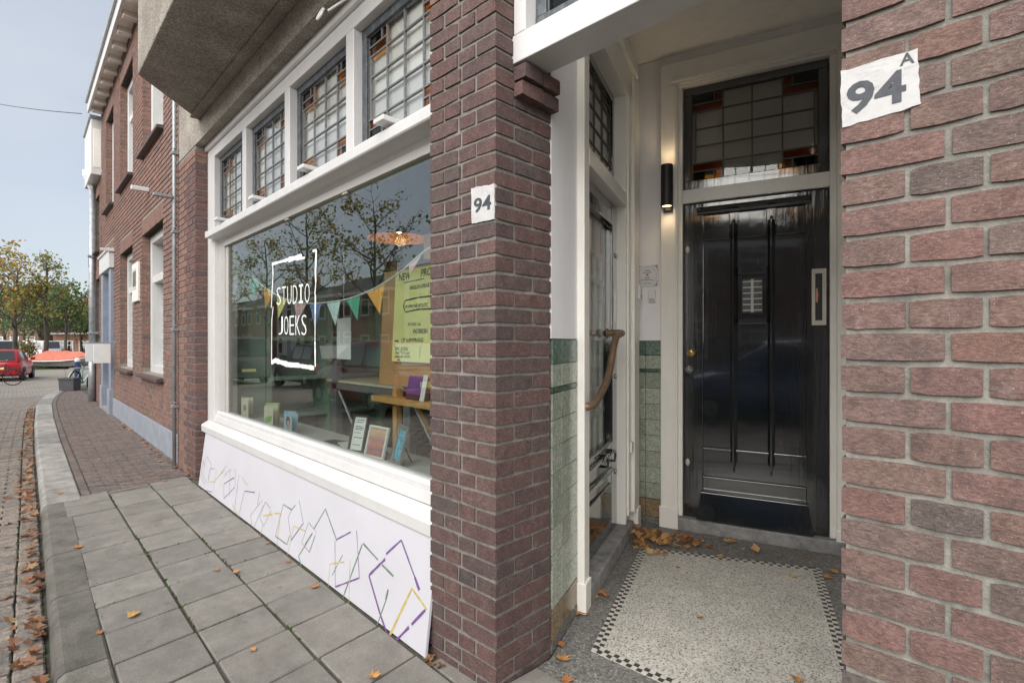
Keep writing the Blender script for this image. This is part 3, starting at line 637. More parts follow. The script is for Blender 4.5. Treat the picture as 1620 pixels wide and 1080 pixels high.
# ---- porch: side wall frame S (y along the wall, x towards the porch), back wall frame B (x along the door)
S = empty('porch_side', (*cw(.165, 2.19), 0), R(22.4), shop)
B = empty('porch_back', (*cw(1.209, 3.69), 0), R(18.4), shop)
box('plaster', 'plaster', S, -.16, -.001, .0, .44, 1.318, 3.33); box('backing', 'joint', S, -.16, -.009, .0, .44, 0, 1.318)
def tiles(parent, spans, along, face):
    rows = [(.045, .172, 'tile_brown')] + [(.176 + .1137 * i, .176 + .1137 * (i + 1), 'tile_pale') for i in range(8)] + [(1.0865, 1.111, 'tile_strip'), (1.111, 1.209, 'tile_pale'), (1.209, 1.314, 'tile_green')]
    for (a, b) in spans:
        for (z0, z1, mt) in rows:
            j = random.uniform(-.0006, .0006); m = MB()
            if along == 'y': m.box(-.009, face + j, a + .0016, b - .0016, z0 + .0016, z1 - .0016)
            else: m.box(a + .0016, b - .0016, face + j, .009, z0 + .0016, z1 - .0016)
            m.build('tile', mt, parent, bevel=.001)
tiles(S, [(.012, .135), (.135, .258), (.258, .385)], 'y', .0)
tiles(B, [(-.385, -.268), (-.268, -.152)], 'x', .0)
box('plaster', 'plaster', B, -.50, -.149, .001, .10, 1.316, 3.33); box('backing', 'joint', B, -.50, -.149, .009, .10, 0, 1.316)
box('skirting_bed', 'granito', S, -.02, .002, .0, .40, 0, .044); box('skirting_bed', 'granito', B, -.39, -.15, -.002, .01, 0, .044)
# side door frame
def sbox(n, *a, m='cream', b=.004, p=None): return box(n, m, p or S, *a, bevel=b)
sbox('post', -.10, .034, .372, .455, .145, 3.2); sbox('post_moulding', -.10, .022, .455, .505, .145, 2.93); sbox('post_plinth', -.08, .044, .364, .462, 0, .146)
sbox('post', -.10, .030, 1.44, 1.53, .145, 3.05); sbox('post_moulding', -.10, .018, 1.395, 1.44, .10, 2.93); sbox('corner_post', -.10, .052, 1.53, 1.70, .147, 3.2); sbox('corner_plinth', -.08, .062, 1.60, 1.712, 0, .148)
sbox('transom_bar', -.10, .024, .505, 1.395, 2.195, 2.285); sbox('frame_head', -.10, .030, .455, 1.53, 2.93, 3.2); sbox('head_moulding', .030, .062, .455, 1.62, 3.13, 3.2)
sbox('sill', -.14, .045, .45, 1.53, .0, .095, m='stone', b=.006)
leaded(S, .885, .64, 4, 5, 'black', .05, 'lead_dark', 'pane', 'dkglass', 'amber', loc=(-.055, .508, 2.287), rz=R(90), name='side_fanlight')
SD = empty('side_door', (0, 0, 0), 0, S)
sd = MB(); sd.box(-.085, -.04, .507, .60, .10, 2.19); sd.box(-.085, -.04, 1.235, 1.393, .10, 2.19); sd.box(-.0845, -.0405, .60, 1.235, 2.06, 2.189); sd.box(-.0845, -.0405, .60, 1.235, .101, .66); sd.build('leaf', 'black', SD, bevel=.006)
m = MB(); m.box(-.045, -.028, .60, .618, .66, 2.06); m.box(-.045, -.028, 1.217, 1.235, .66, 2.06); m.box(-.0445, -.0285, .618, 1.217, 2.042, 2.06); m.box(-.0445, -.0285, .618, 1.217, .66, .678); m.build('glazing_bead', 'black', SD, bevel=.004)
box('glass', 'pane', SD, -.066, -.060, .60, 1.235, .66, 2.06)
m = MB(); m.prism([(-.04, .66, .18), (-.04, 1.22, .18), (-.04, 1.22, .42), (-.04, .66, .42)], (.012, 0, 0)); m.build('panel', 'black', SD, bevel=.008)
box('rail_ledge', 'black', SD, -.04, -.018, .60, 1.24, .485, .515, bevel=.006); box('rail_ledge', 'black', SD, -.04, -.018, .60, 1.24, .60, .622, bevel=.006)
box('lock_plate', 'nickel', SD, -.04, -.034, 1.335, 1.36, 1.42, 1.66, bevel=.002); box('weather_strip', 'putty', SD, -.04, -.036, 1.29, 1.30, 1.43, 1.70)
for z in (1.08, .46, 1.87): MB().lathe([(.0, 0), (.018, 0), (.016, .008), (.0, .009)], (-.04, 1.35, z), 14, 'x').build('lock_escutcheon', 'nickel', SD, smooth=True)
m = MB(); m.tube([(-.04, 1.0, .63), (-.005, 1.0, .63), (.0, 1.0, .60), (-.005, 1.0, .565), (-.04, 1.0, .565)], .008, 8); m.tube([(-.04, 1.18, .63), (-.005, 1.18, .63), (.0, 1.18, .60), (-.005, 1.18, .565), (-.04, 1.18, .565)], .008, 8); m.build('letter_flap', 'black', SD, smooth=True).scale = (1, 1, 1)
hx = Vector((math.cos(R(22.4)), math.sin(R(22.4)), 0))
def on_side(px, py, off): q = hit(px, py, S.location + hx * off, hx) - S.location; q = Matrix.Rotation(-R(22.4), 3, 'Z') @ q; return (q.x, q.y, q.z)
hp = [on_side(px, py, .056) for px, py in ((984, 527), (976, 532), (971, 548), (967, 572), (962, 596), (953, 618), (943, 634), (937, 641))]
hp = [(-.04, hp[0][1] + .01, hp[0][2]), (.02, hp[0][1] + .012, hp[0][2] + .004)] + hp + [(.03, hp[-1][1] - .03, hp[-1][2] - .004), (-.04, hp[-1][1] - .035, hp[-1][2] - .005)]
def smooth_path(p, n=6):
    p = [Vector(q) for q in p]; out = []
    for i in range(len(p) - 1):
        a, b, c, d = p[max(i - 1, 0)], p[i], p[i + 1], p[min(i + 2, len(p) - 1)]
        for k in range(n):
            t = k / n; out.append(.5 * ((2 * b) + (c - a) * t + (2 * a - 5 * b + 4 * c - d) * t * t + (3 * b - a - 3 * c + d) * t ** 3))
    out.append(p[-1]); return out
m = MB(); m.tube(smooth_path(hp), .0195, 12); m.build('pull_handle', 'bronze', SD, smooth=True)
m = MB(); m.lathe([(0, 0), (.03, 0), (.03, .008), (.018, .014), (0, .014)], (-.04, hp[0][1], hp[0][2]), 14, 'x'); m.build('handle_rose', 'bronze', SD, smooth=True)
# white glazed partition behind the side door glass; pale panel added to brighten it
pt = MB()
for a in (.70, .86, 1.02, 1.18): pt.box(-.105, -.085, a, a + .03, .55, 1.86)
for z in (.55, .86, 1.0, 1.32, 1.66, 1.83): pt.box(-.1045, -.0855, .52, 1.26, z, z + .03)
box('pale_backing', 'blind', S, -.125, -.118, .52, 1.26, .60, 2.05); pt.build('white_partition', 'white', ROOM).matrix_parent_inverse = Matrix(); bpy.data.objects['white_partition'].location = S.location; bpy.data.objects['white_partition'].rotation_euler = S.rotation_euler
# ---- front door 94A
def bbox(n, *a, m='cream', b=.004, p=None): return box(n, m, p or B, *a, bevel=b)
bbox('post', -.150, -.034, -.052, .10, .147, 3.10); bbox('post_plinth', -.158, -.030, -.062, .10, 0, .148); bbox('post_moulding', -.034, -.004, -.030, .10, .09, 3.085)
bbox('post_bead', -.064, -.044, -.060, -.052, .148, 3.10, b=.003)
bbox('post', .915, 1.03, -.052, .10, .147, 3.10); bbox('post_plinth', .91, 1.035, -.062, .10, 0, .148); bbox('post_moulding', .877, .915, -.030, .10, .09, 3.085)
bbox('frame_head', -.150, 1.03, -.052, .10, 3.10, 3.255); bbox('head_moulding', -.034, .915, -.040, .10, 3.080, 3.10); bbox('head_moulding', -.08, .96, -.066, -.052, 3.118, 3.14)
bbox('transom_bar', -.004, .877, -.034, .10, 2.268, 2.362)
bbox('wall_over_door', -.152, 1.2, .001, .10, 3.255, 3.34, m='plaster', b=0); bbox('wall_beside_door', 1.03, 1.25, .0, .10, 0, 3.255, m='plaster', b=0)
bbox('step', -.030, .985, -.068, .12, 0, .086, m='stone', b=.008)
leaded(B, .870, .714, 4, 5, 'black', .052, 'lead_dark', 'pane', 'dkglass', 'redglass', loc=(.001, .0, 2.364), name='fanlight')
M['hallblind'] = simple('brown_grey_blind', (.48, .45, .42), .8, .08, 3); box('hall_blind', 'hallblind', B, -.004, .876, .062, .066, 2.37, 3.07); box('blind', 'white_plain', S, -.125, -.121, .50, 1.40, 2.29, 2.93); box('hall_wall', 'shopwall', B, -.4, 1.2, 1.2, 1.24, 0, 3.3)  # backing sheets added behind both porch fanlights so their panes come out lighter
FD = empty('front_door', (0, 0, 0), 0, B)
def db(n, *a, m='black', b=.003): return box(n, m, FD, *a, bevel=b)
db('slab', .001, .872, .004, .05, .092, 2.262)
db('stile', .001, .128, -.010, .004, .093, 2.261); db('stile', .752, .872, -.010, .004, .093, 2.261); db('rail', .1285, .7515, -.009, .004, 2.18, 2.2605); db('rail', .1285, .7515, -.009, .004, .30, .378); db('rail', .1285, .7515, -.0095, .004, .093, .2995)
db('panel', .135, .300, -.016, .004, 2.0, 2.172, b=.004); db('panel', .350, .526, -.016, .004, 2.0, 2.172, b=.004); db('panel', .577, .746, -.016, .004, 2.0, 2.172, b=.004)
m = MB(); m.prism([(.092, -.009, 2.232), (.092, -.052, 2.226), (.092, -.050, 2.205), (.092, -.030, 2.196), (.092, -.024, 2.182), (.092, -.009, 2.180)], (.686, 0, 0)); m.build('cap_moulding', 'black', FD, bevel=.002)
for x0 in (.303, .530):
    m = MB(); c = x0 + .0215
    m.prism([(x0 + .006, .0, .50), (x0, -.010, .50), (c - .008, -.034, .50), (c - .004, -.050, .50), (c + .004, -.050, .50), (c + .008, -.034, .50), (x0 + .043, -.010, .50), (x0 + .037, .0, .50)], (0, 0, 1.60))
    m.prism([(x0 + .010, .0, .47), (c - .006, -.046, .47), (c + .006, -.046, .47), (x0 + .033, .0, .47)], (0, 0, .03)); m.prism([(x0 + .015, .0, .43), (c, -.040, .45), (x0 + .028, .0, .43)], (0, 0, .02))
    m.prism([(x0 + .012, .0, 2.10), (c, -.044, 2.10), (x0 + .031, .0, 2.10)], (0, 0, .025)); m.build('rib', 'black', FD)
db('ledge', .1286, .7514, -.018, .004, .560, .582, b=.004); db('ledge', .1286, .7514, -.015, -.009, .366, .381, b=.002)
for (a, b_) in ((.572, .583), ): db('worn_edge', .131, .300, -.0185, -.017, a, b_ - .001, m='lead', b=0); 
m = MB(); m.prism([(.116, -.010, .285), (.764, -.010, .285), (.764, -.036, .276), (.116, -.036, .276)], (0, 0, .001)); 
m = MB()
tp = [(.116, .284), (.764, .284)]; bt = [(.089, .090), (.791, .090)]
vv = [(.116, -.009, .284), (.764, -.009, .284), (.791, -.009, .090), (.089, -.009, .090), (.116, -.034, .276), (.764, -.034, .276), (.791, -.062, .096), (.089, -.062, .096)]
m.v = vv; m.f = [(4, 5, 1, 0), (7, 6, 5, 4), (3, 2, 6, 7), (0, 3, 7, 4), (5, 6, 2, 1), (0, 1, 2, 3)]; m.r = [0] * 6; m.build('weather_board', 'black', FD, bevel=.003)
db('window_rail', .349, .527, -.022, .004, 1.756, 1.803, b=.004); db('window_rail', .349, .527, -.022, .004, 1.425, 1.470, b=.004)
m = MB(); m.box(.349, .378, -.014, .004, 1.4705, 1.7555); m.box(.499, .527, -.014, .004, 1.4705, 1.7555); m.box(.378, .499, -.0135, .004, 1.725, 1.7553); m.box(.378, .499, -.0135, .004, 1.4707, 1.50); m.build('window_frame', 'black', FD, bevel=.003)
db('mesh', .378, .499, -.001, .0038, 1.50, 1.725, m='sash_grey', b=0)
m = MB(); m.box(.430, .446, -.008, -.001, 1.502, 1.722); 
for q in range(6): m.box(.381, .496, -.0065, -.0012, 1.512 + q * .038, 1.520 + q * .038)
m.build('grille', 'putty', FD, bevel=.001)
m = MB(); m.box(.780, .800, -.020, -.010, 1.41, 1.764); m.box(.838, .860, -.020, -.010, 1.41, 1.764); m.box(.800, .838, -.0195, -.010, 1.735, 1.764); m.box(.800, .838, -.0195, -.010, 1.41, 1.44); m.build('letter_slot', 'putty', FD, bevel=.002)
db('letter_slot_hole', .800, .838, -.0115, -.010, 1.44, 1.735, m='carblack', b=0); m = MB(); m.prism([(.802, -.0135, 1.56), (.812, -.0135, 1.55), (.818, -.0135, 1.60), (.812, -.0135, 1.645), (.803, -.0135, 1.64)], (0, .0015, 0)); m.build('folded_paper', 'skin', FD)
MB().lathe([(0, -.055), (.018, -.054), (.029, -.044), (.031, -.032), (.024, -.020), (.014, -.014), (.014, -.004), (.026, -.003), (.026, .0), (0, 0)], (.056, -.010, 1.229), 20, 'y').build('knob', 'brass', FD, smooth=True)
MB().lathe([(0, -.012), (.010, -.012), (.012, -.007), (.026, -.006), (.027, 0), (0, 0)], (.036, -.010, 1.112), 18, 'y').build('lock', 'nickel', FD, smooth=True)
for z in (1.947, .467):
    e_ = MB().lathe([(0, -.005), (.015, -.005), (.017, 0), (0, 0)], (0, 0, 0), 16, 'y').build('oval_plate', 'putty', FD, smooth=True); e_.location = (.027, -.0102, z); e_.scale = (.85, 1, 1.5)
# ---- porch ceiling, entrance beam with its stained glass
O_ = Vector(cw(.165, 2.19)); cor = B.matrix_basis @ Vector((-.42, .05, 0))
loc_ = lambda o, p: (Matrix.Translation(o.location) @ Matrix.Rotation(o.rotation_euler[2], 4, 'Z')) @ Vector(p)
pcs = [loc_(PILL, (-.05, .24, 0)), loc_(S, (-.1, .2, 0)), loc_(S, (-.1, 1.75, 0)), loc_(B, (-.4, .1, 0)), loc_(B, (1.25, .1, 0)), loc_(PIER, (.4, .33, 0)), loc_(PIER, (.2, .24, 0))]
MB().prism([(p.x, p.y, 3.335) for p in pcs], (0, 0, .06)).build('porch_ceiling', 'ceiling', shop)
pr0, pr1 = loc_(PIER, (.25, .34, 0)), loc_(B, (1.10, .02, 0)); dd = (pr1 - pr0).normalized(); nn = Vector((dd.y, -dd.x, 0)) * .06
MB().prism([pr0, pr1, pr1 + nn, pr0 + nn], (0, 0, 3.33)).build('porch_right_wall', 'plaster', shop)
EB = empty('entrance_fanlight', PILL.location, R(2.8), shop); WI = (PIER.location - PILL.location).length
def eb(n, *a, m='white', b=.004): return box(n, m, EB, *a, bevel=b)
eb('beam', -.06, WI + .06, .095, .245, 2.368, 2.475); eb('post', .002, .062, .095, .2445, 2.475, 3.2); eb('post', WI - .062, WI - .002, .095, .2445, 2.475, 3.2); eb('head', .0, WI, .095, .2445, 3.2, 3.36)
leaded(EB, WI - .13, .72, 6, 5, 'sash_grey', .05, 'lead', 'pane', 'dkglass', 'amber', loc=(.065, .15, 2.477), name='leaded_window')
eb('ceiling_moulding', .0, WI, .2455, .29, 3.24, 3.33, m='ceiling')
# ---- porch floor
def fl(pts, z0, z1, n, mt): return MB().prism([(*cw(*p), z0) for p in pts], (0, 0, z1 - z0)).build(n, mt, porch_floor)
porch_floor = MB().prism([(*cw(*p), -.06) for p in [(-.02, 1.98), (.16, 2.16), (.92, 3.95), (2.3, 3.25), (.92, 1.30), (.70, 1.14)]], (0, 0, .062)).build('porch_floor', 'granito'); porch_floor['kind'] = 'structure'
tz = [Vector(p) for p in [(.333, 2.211), (.8185, 3.33), (1.772, 3.014), (1.107, 1.534)]]
fl([tuple(p) for p in tz], .0, .005, 'terrazzo', 'terrazzo')
md, ml = MB(), MB()
for e in range(4):
    a, b = tz[e], tz[(e + 1) % 4]; d = (b - a); L = d.length; d.normalize(); n = Vector((d.y, -d.x)) * (1 if True else -1)
    if n.dot((tz[0] + tz[1] + tz[2] + tz[3]) / 4 - a) < 0: n = -n
    q = .0225; k = int(L / q); q = L / k
    for i in range(k):
        for r_ in range(2):
            g = .0012; p = [a + d * (i * q + g) + n * (r_ * q + g), a + d * (i * q + q - g) + n * (r_ * q + g), a + d * (i * q + q - g) + n * (r_ * q + q - g), a + d * (i * q + g) + n * (r_ * q + q - g)]
            (md if (i + r_) % 2 else ml).prism([(*cw(*t), .0045) for t in p], (0, 0, .002 + .00005 * e))
md.build('mosaic_dark', 'mos_d', porch_floor)['kind'] = 'stuff'; ml.build('mosaic_pale', 'mos_l', porch_floor)['kind'] = 'stuff'
fl([(-.035, 1.975), (.10, 2.09), (.80, 1.36), (.70, 1.2)], .002, .007, 'threshold_slab', 'tile_c')

# ================================================================== neighbouring house
NB = tag(empty('brick_house', (-6.5, 1.31, 0), -math.atan(.005)), 'two storey brown brick terraced house with white sashes and blue grey plinth', 'house')
HW = 7.3; HZ = 6.05
wins = [(.97, 2.45, .89, 2.80), (3.28, 4.62, .89, 2.80)]; ups = [(.97, 2.40, 3.93, 5.66), (3.25, 4.58, 3.90, 5.66), (5.45, 6.55, 3.88, 5.66)]
door_o = (5.42, 6.90, 0.0, 2.98)
holes = wins + ups + [door_o]
def brick_field(mb, a0, a1, z0, z1, holes, lint=True, pitch=.0655, bl=.206, g=.011, y=0.0, depth=.022):
    z = z0; i = 0
    while z < z1:
        zt = min(z + pitch - g, z1); a = a0 - (bl / 2 if i % 2 else 0)
        while a < a1:
            segs = [(max(a, a0), min(a + bl, a1))]
            for (h0, h1, hz0, hz1) in holes:
                if zt > hz0 and z < hz1 + (.21 if lint else 0):
                    ns = []
                    for s0, s1 in segs:
                        if s1 <= h0 - .0 or s0 >= h1: ns.append((s0, s1))
                        else:
                            if s0 < h0: ns.append((s0, h0))
                            if s1 > h1: ns.append((h1, s1))
                    segs = ns
            for s0, s1 in segs:
                if s1 - s0 > .02:
                    r = random.random(); yy = y - random.uniform(0, .003); c = .003; x0, x1 = -s1, -s0
                    P = [(x0 + c, yy, z + c), (x1 - c, yy, z + c), (x1 - c, yy, zt - c), (x0 + c, yy, zt - c)]; Q = [(x0, y + depth, z), (x1, y + depth, z), (x1, y + depth, zt), (x0, y + depth, zt)]
                    mb.quad(*P, r=r)
                    for q in range(4): mb.quad(Q[q], Q[(q + 1) % 4], P[(q + 1) % 4], P[q], r=r)
            a += bl + g
        z += pitch; i += 1
    if lint:
        for (h0, h1, hz0, hz1) in holes:
            a = h0
            while a < h1 - .02:
                r = random.random() * .35 + .5; x0, x1 = -min(a + .054, h1), -a; zz, z2 = hz1, hz1 + .205; c = .003
                P = [(x0 + c, y - .004, zz), (x1 - c, y - .004, zz), (x1 - c, y - .004, z2 - c), (x0 + c, y - .004, z2 - c)]; Q = [(x0, y + .1, zz), (x1, y + .1, zz), (x1, y + depth, z2), (x0, y + depth, z2)]
                mb.quad(*P, r=r)
                for q in range(4): mb.quad(Q[q], Q[(q + 1) % 4], P[(q + 1) % 4], P[q], r=r)
                a += .0655
nbm = MB(); brick_field(nbm, .0, HW, .30, HZ, holes); nbm.build('wall_bricks', 'brick_stuff', NB, attr=True)['kind'] = 'stuff'
# mortar bed with the openings cut out
def sheet(mb, a0, a1, z0, z1, holes, y, t):
    xs = sorted({a0, a1, *[h[0] for h in holes], *[h[1] for h in holes]}); zs = sorted({z0, z1, *[h[2] for h in holes], *[h[3] for h in holes]})
    for xa, xb in zip(xs[:-1], xs[1:]):
        for za, zb in zip(zs[:-1], zs[1:]):
            cx, cz = (xa + xb) / 2, (za + zb) / 2
            if za < z0 or zb > z1 or any(h[0] < cx < h[1] and h[2] < cz < h[3] for h in holes): continue
            mb.box(-xb, -xa, y, y + t, za, zb)
m = MB(); sheet(m, 0.0, HW, 0.0, HZ, holes, .008, .24); m.build('mortar_bed', 'mortar_n', NB)
# brick reveals on the far jamb (the face that looks back along the street) and the near one
rv = MB()
for (h0, h1, hz0, hz1) in holes:
    z = .30 + .0655 * math.ceil((max(hz0, .3) - .30) / .0655); i = 0
    while z < hz1 - .05:
        r = random.random()
        rv.box(-h1 - .004, -h1 + .006, .0 if i % 2 else -.002, .098, z, z + .0545, r=r); rv.box(-h0 - .006, -h0 + .004, .0, .098, z, z + .0545, r=random.random()); z += .0655; i += 1
rv.build('reveal_bricks', 'brick_stuff', NB, attr=True)['kind'] = 'stuff'
m = MB(); m.box(-5.42, .0, -.018, .02, -.02, .295); m.build('plinth', 'plinth', NB, bevel=.004); m = MB(); m.box(-HW, -6.92, -.018, .02, -.02, .295); m.build('plinth', 'plinth', NB, bevel=.004)
def sash(parent, h, up=False):
    a0, a1, z0, z1 = h; w = a1 - a0; e = empty('window', (0, 0, 0), 0, parent); x0, x1 = -a1 + .008, -a0 - .008; d = .098; D_ = .20
    m = MB(); m.box(x0, x0 + .11, d, d + D_, z0, z1); m.box(x1 - .11, x1, d, d + D_, z0, z1); m.box(x0 + .11, x1 - .11, d + .001, d + D_ - .001, z1 - .11, z1); m.box(x0 + .11, x1 - .11, d + .001, d + D_ - .001, z0, z0 + .10); m.build('frame', 'white', e, bevel=.004)
    zt = z0 + (z1 - z0) * .68
    m = MB(); m.box(x0 + .11, x1 - .11, d + .02, d + .17, zt - .05, zt + .05); m.box((x0 + x1) / 2 - .03, (x0 + x1) / 2 + .03, d + .13, d + .17, zt + .05, z1 - .11)
    for q in (1, 2): zz = z0 + .10 + (zt - z0 - .15) * q / 3; m.box(x0 + .11, x1 - .11, d + .13, d + .175, zz - .018, zz + .018)
    m.build('glazing_bars', 'white', e, bevel=.003)
    d += .10; box('pane', 'glass', e, x0 + .11, x1 - .11, d + .055, d + .061, z0 + .10, z1 - .11); box('net_curtain', 'white_plain', e, x0 + .1, x1 - .1, d + .16, d + .165, z0, z0 + (z1 - z0) * .6)
    box('dark_room', 'shopwall', e, x0, x1, d + .5, d + .51, z0, z1)
    m = MB(); m.prism([(x0 - .04, -.075, z0 - .065), (x0 - .04, -.075, z0 - .025), (x0 - .04, .12, z0 - .002), (x0 - .04, .12, z0 - .065)], (x1 - x0 + .08, 0, 0)); m.build('sill', 'slate', e, bevel=.004)
for h in wins + ups: sash(NB, h)
# blue-grey doorway
D = empty('doorway', (0, 0, 0), 0, NB); a0, a1, _, zt = door_o
def nb(n, m_, *a, b=.004, p=None): return box(n, m_, p or D, *a, bevel=b)
nb('pilaster', 'blue_door', -a0 - .30, -a0, -.045, .25, .0, 2.66); nb('pilaster', 'blue_door', -a1, -a1 + .28, -.045, .25, .0, 2.66); nb('base_block', 'plinth', -a0 - .31, -a0 + .012, -.07, .25, -.01, .45); nb('base_block', 'plinth', -a1 - .012, -a1 + .30, -.07, .25, -.01, .45)
nb('lintel_board', 'white', -a1 - .04, -a0 + .04, -.075, .1, 2.662, 2.975); nb('lintel_cap', 'white', -a1 - .07, -a0 + .07, -.10, .1, 2.976, 3.01); nb('door_leaf', 'blue_door', -a1 + .28, -a0 - .30, .20, .25, .05, 2.66); nb('step', 'stone', -a1 + .28, -a0 - .30, -.07, .25, -.02, .06)
nb('canopy_bracket', 'white', -a0 + .045, -a0 + .075, -.20, -.0, 2.95, 3.0)
# eaves: soffit, brackets, gutter
EV = empty('cornice', (0, 0, 0), 0, NB)
nb('soffit', 'cream', -HW, .0, -.20, .24, 6.06, 6.09, p=EV); nb('frieze', 'brick_stuff', -HW, 0, -.012, .02, 5.99, 6.06, p=EV)
for q in range(14): nb('bracket', 'cream', -.22 - q * .53, -.10 - q * .53, -.18, -.002, 5.975, 6.06, p=EV, b=.008)
nb('fascia', 'white', -HW, 0, -.235, -.2005, 6.01, 6.28, p=EV); nb('gutter_lip', 'zinc', -HW, 0, -.27, -.236, 6.20, 6.31, p=EV)
nb('roof', 'darkroof', -HW, 0, -.2, 6, 6.28, 6.34, p=NB); nb('end_wall', 'brick_dark', -HW + .001, -HW + .2, .24, 6, 0, 6.27, p=NB)
# number plaque between the windows, bracket, meter boxes
m = MB(); m.box(-3.10, -2.62, -.03, .02, 1.90, 2.46); m.build('ornament_tile', 'cream', NB, bevel=.004); m = MB(); m.box(-3.02, -2.70, -.034, -.03, 2.08, 2.38); m.build('ornament_relief', 'putty', NB)
for q in range(4): box('relief_slot', 'carblack', NB, -3.0 + q * .075, -2.955 + q * .075, -.0355, -.0341, 2.12, 2.34)
box('flag_bracket', 'white', NB, -1.93, -1.87, -.20, .0, 3.30, 3.36, bevel=.01)
cp = tag(empty('cable_pipe', (-6.40, 1.225, 0)), 'thin white cable pipe clipped upright between two brick houses', 'pipe')
MB().tube([(0, 0, -.0), (0, 0, 3.0), (0, .0, 3.6), (.0, .0, 6.0)], .019, 8).build('pipe', 'zinc', cp, smooth=True)
for z in (.62, 1.42, 2.44, 3.26): box('clip', 'galv', cp, -.034, .034, -.028, .04, z, z + .035, bevel=.006); box('clip_bolt', 'galv', cp, -.05, .05, -.012, .008, z + .05, z + .065, bevel=.003)
box('lamp_arm', 'galv', cp, -.03, .03, -.19, -.015, 2.80, 2.83, bevel=.006)
# the house after it, with its own heavy white cornice
H2 = tag(empty('narrow_house', (-13.86, 1.345, 0), R(-.6)), 'narrow brick house with deep white cornice box beyond the doorway', 'house')
m = MB(); h2o = [(.35, 1.15, 1.0, 2.7), (.35, 1.15, 3.3, 4.5)]; brick_field(m, .0, 1.5, .0, 4.85, h2o); m.build('wall_bricks', 'brick_stuff', H2, attr=True)['kind'] = 'stuff'
m = MB(); sheet(m, 0, 1.5, 0, 4.85, h2o, .008, .24); m.build('mortar_bed', 'mortar_n', H2)
for h in h2o: sash(H2, h)
nb('cornice_box', 'white', -1.5, -.02, -.17, .2, 4.80, 5.95, p=H2, b=.01); nb('cornice_panel', 'cream', -.0205, -.012, -.13, .0, 4.95, 5.75, p=H2); nb('cornice_cap', 'zinc', -1.5, .0, -.20, .25, 5.951, 6.02, p=H2); nb('flat_roof', 'darkroof', -1.5, 0, .2, 6, 5.2, 5.9, p=H2)
nb('side_wall', 'brick_dark', -1.50, -1.26, .25, 6, 0, 5.2, p=H2); nb('shop_sign', 'slate', -1.3, -1.22, -.12, -.01, 3.0, 3.2, p=H2)
dp = tag(empty('drainpipe', (-14.92, 1.285, 0)), 'light grey zinc drainpipe at the far corner of the terrace', 'drainpipe')
MB().tube([(0, 0, -.05), (0, 0, 4.75)], .058, 12).build('pipe', 'zinc', dp, smooth=True); MB().tube([(0, 0, -.05), (0, 0, 1.1)], .068, 12).build('cast_foot', 'zinc', dp, smooth=True); MB().lathe([(.058, 4.7), (.17, 5.0), (.17, 5.12), (0, 5.12)], seg=4).build('hopper', 'white', dp)
for z in (1.5, 3.2): box('bracket', 'zinc', dp, -.075, .075, -.075, .11, z, z + .04)
for i, (s_, w_) in enumerate(((11.62, .24), (12.85, .26))):
    bx = tag(empty('hanging_sign', (-s_, wall_v(s_) - .075, .94)), ('blank white sign board hanging out in front of the blue grey doorway', 'blank white sign board hanging out past the blue grey doorway')[i], 'sign')
    box('board', 'white_plain', bx, -.012, .012, -w_, .0, 0, .34, bevel=.006); MB().tube([(0, -w_ - .01, .355), (0, .07, .355)], .012, 6).build('rod', 'galv', bx); box('wall_plate', 'galv', bx, -.03, .03, .045, .074, .32, .39)

# ================================================================== board leaning under the window
bp0, bup = Vector((-3, 1.232, .002)), Vector((0, .084, .452)); bn = Vector((0, -.452, .084)).normalized()
LB = tag(empty('leaning_board', (-3.6, 1.232, 0)), 'long white board with sketchy purple, green and yellow strokes leaning under shop window', 'board')
m = MB(); c = [(-5.45, 1.232, .002), (-1.815, 1.232, .002), (-1.85, 1.316, .454), (-5.56, 1.316, .454)]; m.prism([Vector(p) - LB.location for p in c], -bn * .012); m.build('sheet', 'board', LB)
for nm, cc in (('purple', (.15, .075, .22)), ('green', (.13, .19, .13)), ('yellow', (.46, .37, .11)), ('grey', (.24, .23, .25))): M['st_' + nm] = simple('stroke_' + nm, cc, .7, .25, 40)
Z7 = lambda x, y: (480 + x / 3.857, 780 + y / 3.857); Z6 = lambda x, y: (310 + x / 6, 740 + y / 6); Z3 = lambda x, y: (300 + x / 6, 620 + y / 6)
